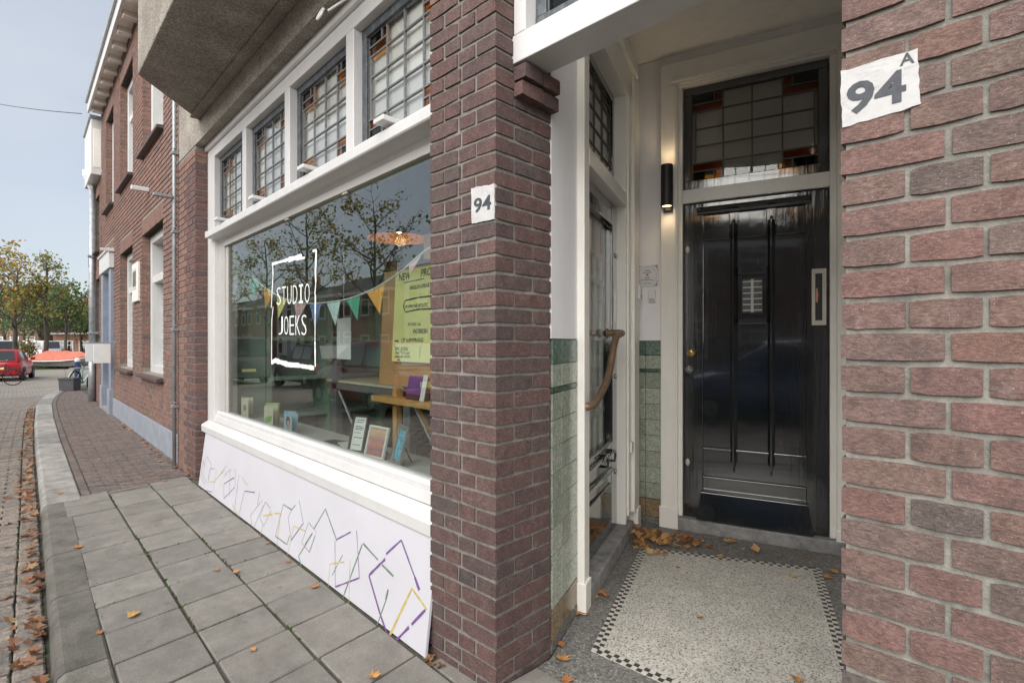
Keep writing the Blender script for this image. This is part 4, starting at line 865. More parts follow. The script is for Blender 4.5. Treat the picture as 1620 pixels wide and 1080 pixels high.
ST = [(Z7, 'green', .016, [(65, 215), (135, 95), (205, 290)]), (Z7, 'purple', .016, [(205, 280), (290, 235)]), (Z7, 'purple', .010, [(325, 225), (342, 515)]), (Z7, 'purple', .018, [(342, 515), (195, 570)]), (Z7, 'purple', .009, [(195, 570), (193, 285)]),
 (Z7, 'green', .018, [(360, 310), (240, 640), (330, 740)]), (Z7, 'green', .018, [(365, 305), (455, 405)]), (Z7, 'green', .022, [(480, 435), (550, 505)]), (Z7, 'green', .011, [(240, 375), (175, 500)]), (Z7, 'yellow', .014, [(250, 418), (163, 430)]), (Z7, 'yellow', .008, [(163, 430), (150, 590)]),
 (Z7, 'yellow', .010, [(285, 405), (278, 680)]), (Z7, 'purple', .022, [(505, 370), (598, 285)]), (Z7, 'purple', .018, [(598, 285), (680, 510)]), (Z7, 'purple', .03, [(680, 510), (708, 590)]), (Z7, 'purple', .026, [(500, 400), (400, 500)]), (Z7, 'purple', .024, [(400, 500), (470, 740), (515, 865)]), (Z7, 'green', .013, [(505, 650), (445, 815)]), (Z7, 'green', .026, [(518, 585), (503, 650)]),
 (Z7, 'yellow', .026, [(525, 870), (663, 580)]), (Z7, 'yellow', .018, [(663, 580), (755, 710)]), (Z7, 'purple', .026, [(745, 710), (660, 800)]), (Z7, 'purple', .026, [(645, 815), (565, 898)]), (Z7, 'grey', .006, [(35, 180), (80, 235), (40, 360), (2, 320)]), (Z7, 'green', .012, [(55, 240), (10, 310)]),
 (Z6, 'purple', .014, [(365, 90), (265, 150)]), (Z6, 'grey', .009, [(265, 150), (265, 290)]), (Z6, 'purple', .012, [(265, 290), (370, 180)]), (Z6, 'purple', .016, [(462, 217), (560, 232)]), (Z6, 'grey', .012, [(460, 220), (400, 490)]), (Z6, 'grey', .014, [(605, 230), (585, 350)]), (Z6, 'grey', .010, [(630, 305), (520, 445), (535, 600), (640, 350)]),
 (Z6, 'grey', .012, [(660, 320), (705, 382)]), (Z6, 'grey', .009, [(660, 320), (605, 465), (645, 550), (715, 400)]), (Z6, 'yellow', .018, [(640, 452), (725, 440)]), (Z6, 'yellow', .014, [(740, 430), (800, 430)]), (Z6, 'yellow', .010, [(800, 430), (770, 750)]), (Z6, 'green', .014, [(830, 345), (910, 395), (945, 350)]), (Z6, 'grey', .010, [(830, 345), (755, 645)]), (Z6, 'green', .015, [(755, 645), (865, 725), (890, 640)]),
 (Z6, 'grey', .010, [(980, 305), (1020, 520), (905, 680), (875, 465), (910, 395)]), (Z6, 'purple', .011, [(1020, 525), (905, 685)]), (Z6, 'yellow', .013, [(930, 550), (1035, 595)]), (Z6, 'yellow', .008, [(865, 840), (930, 550)]), (Z6, 'grey', .009, [(1125, 585), (1070, 515), (1005, 705), (1075, 795), (1130, 640)]), (Z6, 'green', .018, [(1105, 620), (1045, 720), (975, 835), (1015, 980)]),
 (Z6, 'yellow', .009, [(270, 20), (185, 110)]), (Z6, 'yellow', .012, [(185, 130), (135, 130)]), (Z6, 'grey', .010, [(410, 60), (365, 400)]), (Z6, 'yellow', .011, [(435, 80), (490, 165)]), (Z6, 'yellow', .012, [(345, 340), (400, 450)]), (Z6, 'yellow', .011, [(612, 645), (635, 540)]), (Z6, 'grey', .008, [(325, 20), (320, 260)]), (Z6, 'grey', .009, [(270, 70), (330, 10)]), (Z6, 'grey', .008, [(375, 10), (372, 170)]), (Z6, 'purple', .012, [(95, 212), (150, 226)]),
 (Z3, 'grey', .009, [(165, 605), (120, 780), (160, 860)]), (Z3, 'grey', .009, [(165, 610), (210, 690), (175, 820)]), (Z3, 'grey', .011, [(240, 725), (195, 725), (175, 860)]), (Z3, 'grey', .009, [(125, 650), (150, 705)]), (Z3, 'yellow', .010, [(350, 700), (250, 830)]), (Z3, 'yellow', .012, [(245, 850), (195, 852)]), (Z3, 'grey', .008, [(135, 640), (105, 800), (145, 880)]), (Z3, 'yellow', .008, [(255, 740), (235, 860), (228, 960)])]
for i, (zf, colr, w, pts) in enumerate(ST):
    m = MB(); P = [hit(*zf(*p), (-3, 1.232, .002), bn) - LB.location for p in pts]; stroke(m, P, w * .52, bn, i, .0006 + i * .00001); m.build('brush_stroke', 'st_' + colr, LB)

# ================================================================== house numbers
def fit_text(s, x0, x1, z0, z1, mat, parent, y, name='lettering', bold=0.0, roll=0, ext=.0004):
    me = text_mesh(s, 1.0, bold, 0, ext); co = np.array([v.co[:] for v in me.vertices]); mn, mx = co.min(0), co.max(0)
    sx, sy = (x1 - x0) / (mx[0] - mn[0]), (z1 - z0) / (mx[1] - mn[1])
    for v in me.vertices: v.co = (x0 + (v.co[0] - mn[0]) * sx, y - (v.co[2] if abs(v.co[2]) < .1 else 0), z0 + (v.co[1] - mn[1]) * sy)
    me.materials.append(M[mat]); return link(name, me, parent)
M['numberink'] = simple('number_paint', (.052, .058, .07), .6, .3, 60); 
def flaky():
    t = NT('flaking_white_paint'); c = t.ramp(t.noise(30, 6, .7), [(.3, (.46, .455, .445)), (.7, (.56, .555, .55))])
    ck = t.ramp(t.noise(14, 8, .7, dist=2.2, vec=t.map((.6, 1, 1.6))), [(.485, 0.0), (.498, 1.0), (.502, 1.0), (.515, 0.0)]); ck = t.math('MULTIPLY', ck, t.ramp(t.noise(9, 3), [(.45, 0.0), (.6, 1.0)])); c = t.mix(t.math('MULTIPLY', ck, .6), c, (.30, .26, .23))
    t.col(c); t.rough(.75); t.bump(t.math('ADD', t.math('MULTIPLY', t.noise(40, 6, .7), .5), t.math('MULTIPLY', ck, -.6)), .35, .004); return t.m
M['flaky'] = flaky()
def patch(parent, poly, y, name='number_patch'):
    """painted patch with an uneven edge that follows the wall"""
    P = []; n = len(poly)
    for i in range(n):
        a, b = Vector(poly[i]), Vector(poly[(i + 1) % n])
        for k in range(9): t = k / 9; p = a.lerp(b, t); j = .0 if k == 0 else random.uniform(-.0018, .0018); P.append((p.x + j, y, p.y + random.uniform(-.0018, .0018)))
    m = MB(); m.prism(P, (0, .012, 0)); return m.build(name, 'flaky', parent)
def pl_loc(px, py, o):
    n = Vector((math.sin(R(2.8)), -math.cos(R(2.8)), 0)); w = hit(px, py, o.location, n); q = Matrix.Rotation(-R(2.8), 3, 'Z') @ (w - o.location); return (q.x, q.z)
p4 = [pl_loc(*p, PILL) for p in ((746, 298), (782.5, 291), (782.5, 347), (747, 354))]; patch(PILL, p4, -.0022)
q0, q1 = pl_loc(750.5, 339, PILL), pl_loc(778, 309, PILL)
fit_text('94', q0[0], q1[0], q0[1] + .002, q1[1] + .004, 'numberink', PILL, -.0030, 'number', .022)
p4 = [pl_loc(*p, PIER) for p in ((1330, 114), (1452, 77), (1457, 166), (1333, 203))]; patch(PIER, p4, -.0022)
q0, q1 = pl_loc(1340, 183, PIER), pl_loc(1434, 116, PIER); q2, q3 = pl_loc(1340, 128, PIER), pl_loc(1434, 163, PIER)
fit_text('94', q0[0], q1[0], (q0[1] + q3[1]) / 2, (q2[1] + q1[1]) / 2, 'numberink', PIER, -.0030, 'number', .026)
q0, q1 = pl_loc(1424, 106, PIER), pl_loc(1447, 81, PIER); fit_text('A', q0[0], q1[0], q0[1], q1[1], 'numberink', PIER, -.0030, 'number', .012)

# ================================================================== lettering on the display window
LT = empty('window_lettering', (0, 0, 0), 0, shop)
def glass_pt(px, py): p = hit(px, py, (0, 1.4235, 0), (0, -1, 0)); return p
def word(s, px0, px1, ya, yb, yc, yd):
    n = len(s); x0, x1 = glass_pt(px0, ya).x, glass_pt(px1, yc).x; zt, zb = glass_pt(px0, ya).z, glass_pt(px0, yb).z; zt2, zb2 = glass_pt(px1, yc).z, glass_pt(px1, yd).z
    w = (x1 - x0) / n
    for i, ch in enumerate(s):
        t = (i + .5) / n; a = x0 + i * w + w * .12; b = x0 + (i + 1) * w - w * .12
        if ch == 'I':
            zb_, zt_ = zb + (zb2 - zb) * t, zt + (zt2 - zt) * t; c_ = (a + b) / 2; m = MB(); m.box(c_ - .009, c_ + .009, 1.4228, 1.4232, zb_, zt_); m.box(c_ - .034, c_ + .034, 1.42281, 1.42319, zb_, zb_ + .016); m.box(c_ - .034, c_ + .034, 1.42281, 1.42319, zt_ - .016, zt_); m.build('letter', 'letter', LT); continue
        fit_text(ch, a, b, zb + (zb2 - zb) * t, zt + (zt2 - zt) * t, 'letter', LT, 1.4232, 'letter', -.018)
word('STUDIO', 437, 491, 455, 482.5, 447.5, 478.5); word('JOEKS', 440, 486, 501, 529, 497.5, 530)
Zg = lambda x, y: (350 + x / 4.695, 370 + y / 4.695)
for i, (w, pts) in enumerate(((.026, [(382, 215), (385, 300)]), (.022, [(385, 300), (372, 550)]), (.018, [(386, 540), (376, 640), (374, 960)]), (.030, [(376, 225), (500, 190)]), (.045, [(500, 192), (600, 165)]), (.02, [(560, 190), (622, 176)]), (.02, [(680, 128), (708, 118)]), (.032, [(706, 120), (700, 290), (703, 360)]), (.018, [(703, 360), (696, 450)]), (.03, [(700, 450), (698, 590)]), (.016, [(698, 590), (697, 800)]), (.026, [(697, 800), (699, 985)]), (.045, [(374, 955), (410, 935)]), (.05, [(405, 940), (500, 970), (580, 975)]), (.04, [(580, 978), (690, 995)]))):
    m = MB(); stroke(m, [glass_pt(*Zg(*p)) for p in pts], w * .72, (0, -1, 0), 100 + i, .0005 + i * .00002); m.build('painted_line', 'letter', LT)

# ================================================================== things inside the shop
def son(px, py, v): return hit(px, py, (0, v, 0), (0, -1, 0))
Zs = lambda x, y: (320 + x / 2.25, 300 + y / 2.25)
cols = {'green': (.07, .42, .28), 'orange': (.80, .40, .09), 'yellow': (.80, .72, .25), 'pink': (.80, .48, .50), 'blue': (.16, .28, .58), 'pale blue': (.60, .80, .82)}
for k_, v_ in cols.items(): M['fl_' + k_] = simple('bunting_' + k_.replace(' ', '_'), v_, .85, .06)
BU = tag(empty('bunting', (-4.0, 1.62, 1.6)), 'string of coloured triangular paper flags hung inside the shop window', 'bunting')
bs = [(165, 300), (220, 345), (265, 375), (330, 400), (385, 405), (440, 402), (515, 390), (585, 365), (635, 340), (700, 297), (785, 225), (840, 190)]
sp = [son(*Zs(*p), 1.62) - BU.location for p in bs]; MB().tube(smooth_path(sp, 4), .006, 5).build('string', 'white_plain', BU)
for (xa, xb, tip, cl) in ((165, 205, (170, 390), 'green'), (217, 252, (225, 428), 'orange'), (265, 302, (270, 458), 'yellow'), (327, 372, (337, 470), 'pink'), (382, 425, (400, 492), 'blue'), (442, 492, (474, 483), 'pale blue'), (512, 562, (552, 465), 'green'), (585, 650, (632, 442), 'orange'), (735, 785, (738, 305), 'pink')):
    ys = np.interp([xa, xb], [p[0] for p in bs], [p[1] for p in bs]); m = MB(); a, b, c = (son(*Zs(xa, ys[0]), 1.62), son(*Zs(xb, ys[1]), 1.62), son(*Zs(*tip), 1.62))
    m.prism([a - BU.location, c - BU.location, b - BU.location], (0, .0015, 0)); m.build('flag', 'fl_' + cl, BU)
# easel, cardboard, poster
EA = tag(empty('easel', (-2.95, 1.98, .04)), 'beech studio easel with tray standing inside the shop window', 'easel')
L_ = EA.location
def eb2(n, x0, x1, y0, y1, z0, z1, m='wood'): return box(n, m, EA, x0 - L_.x, x1 - L_.x, y0 - L_.y, y1 - L_.y, z0 - L_.z, z1 - L_.z, bevel=.003)
eb2('leg', -3.26, -3.21, 1.94, 1.985, .04, .98); eb2('leg', -2.66, -2.61, 1.94, 1.985, .04, .98); eb2('cross_bar', -3.209, -2.661, 1.945, 1.98, .46, .54); eb2('tray', -3.42, -2.5, 1.86, 1.97, .885, .925); eb2('mast', -2.80, -2.745, 2.0, 2.04, .30, 2.25); eb2('top_clamp', -2.86, -2.68, 1.93, 2.0, 1.84, 2.0)
MB().tube([Vector((-3.15, 2.0, .96)) - L_, Vector((-3.0, 2.5, .05)) - L_], .018, 6).build('rear_leg', 'wood', EA)
CB = tag(empty('cardboard', (-3.03, 1.955, .93)), 'sheet of brown cardboard propped on the easel', 'cardboard'); box('sheet', 'card', CB, -.44, .46, -.006, .006, .07, .89); CB.rotation_euler = (R(-3), 0, 0)
PO = tag(empty('poster', (-2.85, 1.935, 1.17)), 'yellow handwritten poster pinned to the cardboard on the easel', 'poster'); PO.rotation_euler = (R(-3), 0, 0)
box('paper', 'yellow', PO, -.41, .36, .0, .002, .0, .63)
PT = [('NEW', .585, .07, -.37), ('PRO', .590, .07, -.095), ('ENGLISH SPEAK', .50, .036, -.22), ('-- -- --', .455, .02, -.10), ('WWW.NEWDUTC', .375, .036, -.27), ('IN OOK / AL', .255, .03, -.22), ('WORKSH', .205, .044, -.16), ('OP AANVRAAG', .145, .042, -.30), ('WIL JIJ EEN', .087, .036, -.37), ('START TOT DOEN', .058, .024, -.37), ('MAKEN MET VROUW', .032, .022, -.37), ('EMAIL', .010, .016, -.34)]
for (t_, z, sz, x) in PT:
    me = text_mesh(t_, sz, sz * .02, .12, .0003, .92, 'LEFT'); me.materials.append(M['ink']); link('handwriting', me, PO, loc=(x, -.0006, z), rot=(R(90), R(random.uniform(-2, 1)), 0))
m = MB(); stroke(m, [Vector((x, -.0004, z)) for x, z in ((-.29, .385), (-.27, .42), (-.1, .432), (.2, .43))], .010, (0, -1, 0), 5); stroke(m, [Vector((x, -.0004, z)) for x, z in ((-.29, .385), (-.26, .34), (-.1, .352), (.2, .345))], .010, (0, -1, 0), 6); stroke(m, [Vector((x, -.0004, z)) for x, z in ((-.385, .142), (-.33, .142))], .014, (0, -1, 0), 7); stroke(m, [Vector((x, -.0004, z)) for x, z in ((-.30, .545), (-.05, .553))], .006, (0, -1, 0), 8); stroke(m, [Vector((x, -.0004, z)) for x, z in ((-.06, .11), (-.062, .03))], .005, (0, -1, 0), 9); m.build('marker_lines', 'ink', PO)
BK = tag(empty('leaflet', (-2.92, 1.90, .925)), 'purple and white leaflet standing on the easel tray', 'leaflet'); M['purple'] = simple('purple_print', (.16, .07, .27), .5, .05); BK.rotation_euler = (R(-12), 0, 0)
box('leaf', 'purple', BK, -.11, .05, 0, .003, .04, .16); box('picture_strip', 'ink', BK, -.11, .05, 0, .003, 0, .039); box('folded_flap', 'white_plain', BK, .051, .10, .004, .007, 0, .17)
# framed pictures and greeting cards on the inner sill
M['sunset'] = NT('sunset_print').m
t = NT('striped_sunset'); sp_ = t.n.new('ShaderNodeSeparateXYZ'); t.l.new(t.co.outputs['Object'], sp_.inputs[0]); zf = t.math('ADD', t.math('MULTIPLY', sp_.outputs[2], 5.5), t.math('MULTIPLY', t.noise(12, 5), .25)); t.col(t.ramp(zf, [(.12, (.30, .12, .14)), (.3, (.45, .17, .16)), (.42, (.30, .17, .22)), (.55, (.60, .24, .18)), (.75, (.42, .22, .22)), (.95, (.62, .40, .26))])); M['sunset'] = t.m
t = NT('blue_waves'); t.col(t.ramp(t.noise(16, 4, .6, dist=2, vec=t.map((1, 1, 2.2), (0, R(35), 0))), [(.35, (.04, .20, .36)), (.5, (.08, .42, .60)), (.65, (.30, .65, .75))])); M['waves'] = t.m
def frame_obj(x, v, w, h, mf, mp, label, rz, mat_w=None):
    e = tag(empty('picture_frame', (x, v, .613), R(rz)), label, 'picture frame'); e.rotation_euler = (R(-14), 0, R(rz)); b = .014
    m = MB(); m.box(-w / 2, -w / 2 + b, -.012, .004, 0, h); m.box(w / 2 - b, w / 2, -.012, .004, 0, h); m.box(-w / 2 + b, w / 2 - b, -.0115, .0035, 0, b); m.box(-w / 2 + b, w / 2 - b, -.0115, .0035, h - b, h); m.build('frame', mf, e, bevel=.002)
    if mat_w: box('mount', mat_w, e, -w / 2 + b, w / 2 - b, -.003, .002, b, h - b); box('print', mp, e, -w / 2 + b + .018, w / 2 - b - .018, -.0045, -.0031, b + .018, h - b - .018)
    else: box('print', mp, e, -w / 2 + b, w / 2 - b, -.003, .002, b, h - b)
    m = MB(); m.prism([(-.02, .004, h * .6), (.02, .004, h * .6), (.02, .085, .03), (-.02, .085, .03)], (0, .002, 0)); m.build('stand', 'carblack', e); return e
f1 = frame_obj(-3.06, 1.56, .13, .235, 'carblack', 'white_plain', 'narrow black picture frame holding a printed white sheet', 18)
for q, zz in enumerate((.20, .185, .16, .15, .14, .12, .09, .045)): box('print_line', 'ink', f1, -.035, .035 - .01 * (q % 3), -.0042, -.0032, zz, zz + .004)
frame_obj(-2.83, 1.56, .20, .19, 'white_plain', 'sunset', 'white picture frame with a striped pink sunset print', 4, None)
frame_obj(-2.585, 1.56, .17, .225, 'galv', 'waves', 'grey picture frame with a bright blue painting', -16, 'galv')
M['card_g'] = simple('green_card', (.40, .50, .20), .7, .3, 18); M['card_c'] = simple('cream_card', (.62, .58, .44), .7, .05); M['card_b'] = simple('pale_blue_card', (.33, .50, .62), .7, .06); M['leafprint'] = simple('green_leaf_print', (.16, .36, .07), .7, .3, 30)
def card(x, v, w, h, m_, label, rz):
    e = tag(empty('greeting_card', (x, v, .613), R(rz)), label, 'card'); m = MB(); m.box(-w / 2, w / 2, 0, .0015, 0, h); m.build('front', m_, e); bk = MB().prism([(-w / 2, .0015, 0), (-w / 2 + w * .55, .07, 0), (-w / 2 + w * .55, .07, h), (-w / 2, .0015, h)], (0, .0015, 0)); bk.build('back', m_, e); return e
c1 = card(-5.13, 1.53, .15, .185, 'card_c', 'cream greeting card with a small grey motif', 6); box('motif', 'galv', c1, -.03, .03, -.001, 0, .07, .12)
c2 = card(-4.55, 1.56, .16, .18, 'card_g', 'olive green greeting card behind a leafy one', 12)
c3 = card(-4.46, 1.51, .17, .17, 'card_c', 'cream greeting card with a green leaf print', 4); m = MB(); m.prism([(-.05, -.001, .03), (.05, -.001, .05), (.07, -.001, .10), (.0, -.001, .09), (-.06, -.001, .07)], (0, .001, 0)); m.build('leaf_print', 'leafprint', c3)
c4 = card(-4.17, 1.545, .16, .15, 'card_b', 'pale blue greeting card standing behind a portrait card', -8)
c5 = card(-4.02, 1.50, .17, .15, 'card_b', 'pale blue greeting card with drawn dark haired portrait', -2)
m = MB(); m.lathe([(.0, 0), (.044, 0), (.044, .001), (0, .001)], (.005, -.0012, .093), 14, 'y'); m.build('drawn_hair', 'ink', c5); m = MB(); m.lathe([(.0, 0), (.026, 0), (.026, .001), (0, .001)], (.015, -.0024, .082), 12, 'y'); m.build('drawn_face', 'skin', c5); box('drawn_neck', 'skin', c5, .004, .024, -.0020, -.0013, .035, .06); box('drawn_eye', 'ink', c5, .004, .009, -.003, -.0025, .086, .090); box('drawn_eye', 'ink', c5, .019, .024, -.003, -.0025, .086, .090)
for i, (x, y, a) in enumerate(((-3.45, 1.60, 12), (-3.30, 1.66, -14))):
    p = box('sheet_of_paper', ('carblack', 'white_plain')[i], None, -.11, .11, -.08, .08, 0, .003); p.location = (x, y, .6125 + i * .0035); p.rotation_euler = (0, 0, R(a)); tag(p, ('dark printed sheet lying flat on the inner window sill', 'white sheet of paper lying flat on the inner window sill')[i], 'paper')
# sage green shelving along the left wall, trestle table, sheet of paper, pendant lamp
SH = tag(empty('shelving', (-5.78, 1.9, .04)), 'sage green open shelving along the shop side wall', 'shelving')
for v in (1.82, 2.45, 3.08, 3.71): box('upright', 'sage', SH, 0, .36, v - 1.9, v - 1.9 + .05, 0, 2.15, bevel=.004)
for z in (.12, .50, .88, 1.28, 1.68, 2.10): box('shelf', 'sage', SH, .005, .355, -.08, 1.86, z, z + .04, bevel=.003)
box('cupboard_door', 'sage', SH, .33, .352, -.40, -.09, .02, 2.15, bevel=.004)
TB = tag(empty('work_table', (-4.35, 2.75, .04)), 'work table with pale top on grey steel trestles', 'table'); box('top', 'card_c', TB, -.95, 1.0, -.38, .38, .86, .885, bevel=.004); box('steel_rail', 'galv', TB, -.9, .95, -.40, -.36, .80, .855)
for x in (-.72, .62):
    box('post', 'galv', TB, x - .05, x + .05, -.40, -.34, .25, 1.08); MB().prism([(x - .05, -.39, .30), (x + .05, -.39, .30), (x + .34, -.39, .0), (x + .22, -.39, .0)], (0, .04, 0)).build('foot', 'galv', TB); MB().prism([(x - .05, -.391, .30), (x + .05, -.391, .30), (x - .22, -.391, .0), (x - .34, -.391, .0)], (0, .04, 0)).build('foot', 'galv', TB)
    MB().tube([(x + .6, -.3, .05), (x, -.37, .83)], .015, 6).build('brace', 'galv', TB)
BR = tag(empty('wooden_bench', (-4.9, 3.6, .04)), 'low wooden bench with blue seat behind the work table', 'bench'); M['blueseat'] = simple('blue_seat', (.04, .20, .36), .5, .1); box('seat', 'blueseat', BR, -.5, .5, -.2, .2, .42, .46)
for x in (-.42, .42): box('leg', 'galv', BR, x - .02, x + .02, -.18, .18, 0, .42)
np_ = box('notice_sheet', 'white_plain', None, -.11, .11, 0, .002, 0, .30); np_.location = (-3.62, 1.75, 1.18); tag(np_, 'white notice sheet hanging from a thread behind the flags', 'notice')
MB().tube([(0, 0.001, .30), (0, 0.001, 2.13)], .0015, 4).build('thread', 'white_plain', np_)
LP = tag(empty('pendant_lamp', (-4.28, 2.62, 3.33)), 'dark domed pendant lamp with lit copper inside', 'lamp')
zl = 2.37 - 3.33; m = MB(); m.lathe([(.30, zl - .10), (.285, zl - .045), (.23, zl + .03), (.14, zl + .09), (.05, zl + .12), (.03, zl + .16), (0, zl + .16)], seg=28); me_ = m; me_.f = me_.f[:-2] + [me_.f[-1]]; me_.r = [0] * len(me_.f); me_.build('shade', 'navy', LP, smooth=True)
M['copper'] = simple('copper_inside', (.62, .26, .08), .35, .1, metal=.6); m = MB(); m.lathe([(.294, zl - .099), (.279, zl - .047), (.224, zl + .026), (.134, zl + .085), (.04, zl + .11)], seg=28); m.f = m.f[:-2]; m.r = [0] * len(m.f); m.build('shade_lining', 'copper', LP, smooth=True)
MB().tube([(0, 0, zl + .15), (0, 0, 0)], .006, 6).build('cord', 'carblack', LP); m = MB(); m.lathe([(0, zl - .05), (.045, zl - .03), (.055, zl + .01), (.03, zl + .06), (.02, zl + .10), (0, zl + .10)], seg=16); m.build('bulb', 'bulb', LP, smooth=True)
ld = bpy.data.lights.new('pendant_light', 'POINT'); ld.energy = .8; ld.color = (1, .72, .42); ld.shadow_soft_size = .05; lo = bpy.data.objects.new('pendant_light', ld); COL.objects.link(lo); lo.parent = LP; lo.location = (0, 0, zl - .12)

# ================================================================== small things on the porch walls
WL = tag(empty('wall_lamp', loc_(B, (-.095, -.0525, 2.39)), R(18.4)), 'black cylinder wall lamp lit up and down on the door post', 'lamp')
box('back_plate', 'black_matt', WL, -.032, .032, -.014, .0, -.175, .02, bevel=.003); m = MB(); m.lathe([(.0, -.135), (.034, -.135), (.034, -.146), (.041, -.146), (.041, .14), (.034, .14), (.034, .13), (0, .13)], (0, -.056, 0), 24); m.build('cylinder', 'black_matt', WL, smooth=False)
MB().lathe([(0, 0), (.031, 0), (.031, .004), (0, .004)], (0, -.056, -.1405), 20).build('lens', emis('lamp_lens', (1, .72, .42), 3), WL); MB().lathe([(0, 0), (.031, 0), (.031, .004), (0, .004)], (0, -.056, .1325), 20).build('lens', emis('lamp_lens_top', (1, .72, .42), 3), WL); box('sensor', 'black_matt', WL, -.022, .022, -.022, -.014, -.172, -.15, bevel=.004)
for z, rx in ((-.16, 0), (.155, 180)):
    sd_ = bpy.data.lights.new('lamp_beam', 'SPOT'); sd_.energy = .32; sd_.color = (1, .74, .44); sd_.spot_size = R(125); sd_.spot_blend = .9; sd_.shadow_soft_size = .03
    so = bpy.data.objects.new('lamp_beam', sd_); COL.objects.link(so); so.parent = WL; so.location = (0, -.06, z); so.rotation_euler = (R(rx), 0, 0)
DS = tag(empty('delft_tile', loc_(B, (-.255, -.0012, 1.784)), R(18.4)), 'square delft style tile with motto and red heart on porch wall', 'wall tile'); M['delft'] = simple('delft_blue', (.17, .17, .26), .4, .2, 40); M['heart'] = simple('red_heart', (.40, .03, .05), .5, .1)
box('tile', 'white_plain', DS, -.080, .080, -.008, 0, -.080, .080, bevel=.003)
m = MB()
for a in np.linspace(0, 6.283, 40)[:-1]: m.box(.066 * math.cos(a) - .002, .066 * math.cos(a) + .002, -.0092, -.008, .066 * math.sin(a) - .002, .066 * math.sin(a) + .002)
for sx in (-1, 1):
    for sz in (-1, 1):
        for (dx, dz, r_) in ((.066, .066, .008), (.052, .070, .004), (.070, .052, .004), (.040, .073, .003), (.073, .040, .003)): m.lathe([(0, -.0092), (r_, -.0092), (r_, -.0078), (0, -.0078)], (sx * dx, 0, sz * dz), 8, 'y')
m.build('ornament', 'delft', DS); m = MB(); m.prism([(0, -.0094, -.002), (.010, -.0094, .009), (.006, -.0094, .014), (0, -.0094, .010), (-.006, -.0094, .014), (-.010, -.0094, .009)], (0, .0015, 0)); m.build('heart', 'heart', DS)
for w_, z in ((.045, .036), (.066, .022), (.036, -.014), (.086, -.030), (.050, -.052)):
    m = MB(); x = -w_ / 2
    while x < w_ / 2: ww = random.uniform(.003, .007); m.box(x, min(x + ww, w_ / 2), -.0090, -.0080, z - random.uniform(.002, .004), z + random.uniform(.002, .0045)); x += ww + .0022
    m.build('small_script', 'delft' if z != -.014 else 'heart', DS)
DB = tag(empty('door_bell', loc_(B, (-.218, -.0012, 1.638)), R(18.4)), 'small white doorbell button below the delft style tile', 'doorbell'); box('housing', 'white_plain', DB, -.025, .025, -.022, 0, -.045, .045, bevel=.005); box('button', 'sillgrey', DB, -.016, .016, -.0245, -.022, -.036, -.020, bevel=.002)
SB = tag(empty('sensor_box', loc_(S, (.0525, 1.655, 1.655)), R(22.4)), 'small pale sensor box on the side door corner post', 'sensor'); box('housing', 'white_plain', SB, 0, .02, -.03, .03, -.05, .05, bevel=.005); box('led', 'carblack', SB, .0201, .022, .01, .018, -.04, -.02)
S2 = tag(empty('strike_plate', loc_(S, (.0305, 1.485, .60)), R(22.4)), 'small white contact box low on the side door post', 'contact'); box('housing', 'white_plain', S2, 0, .018, -.03, .03, -.035, .035, bevel=.004); box('screw', 'galv', S2, .018, .0195, -.005, .005, -.005, .005)

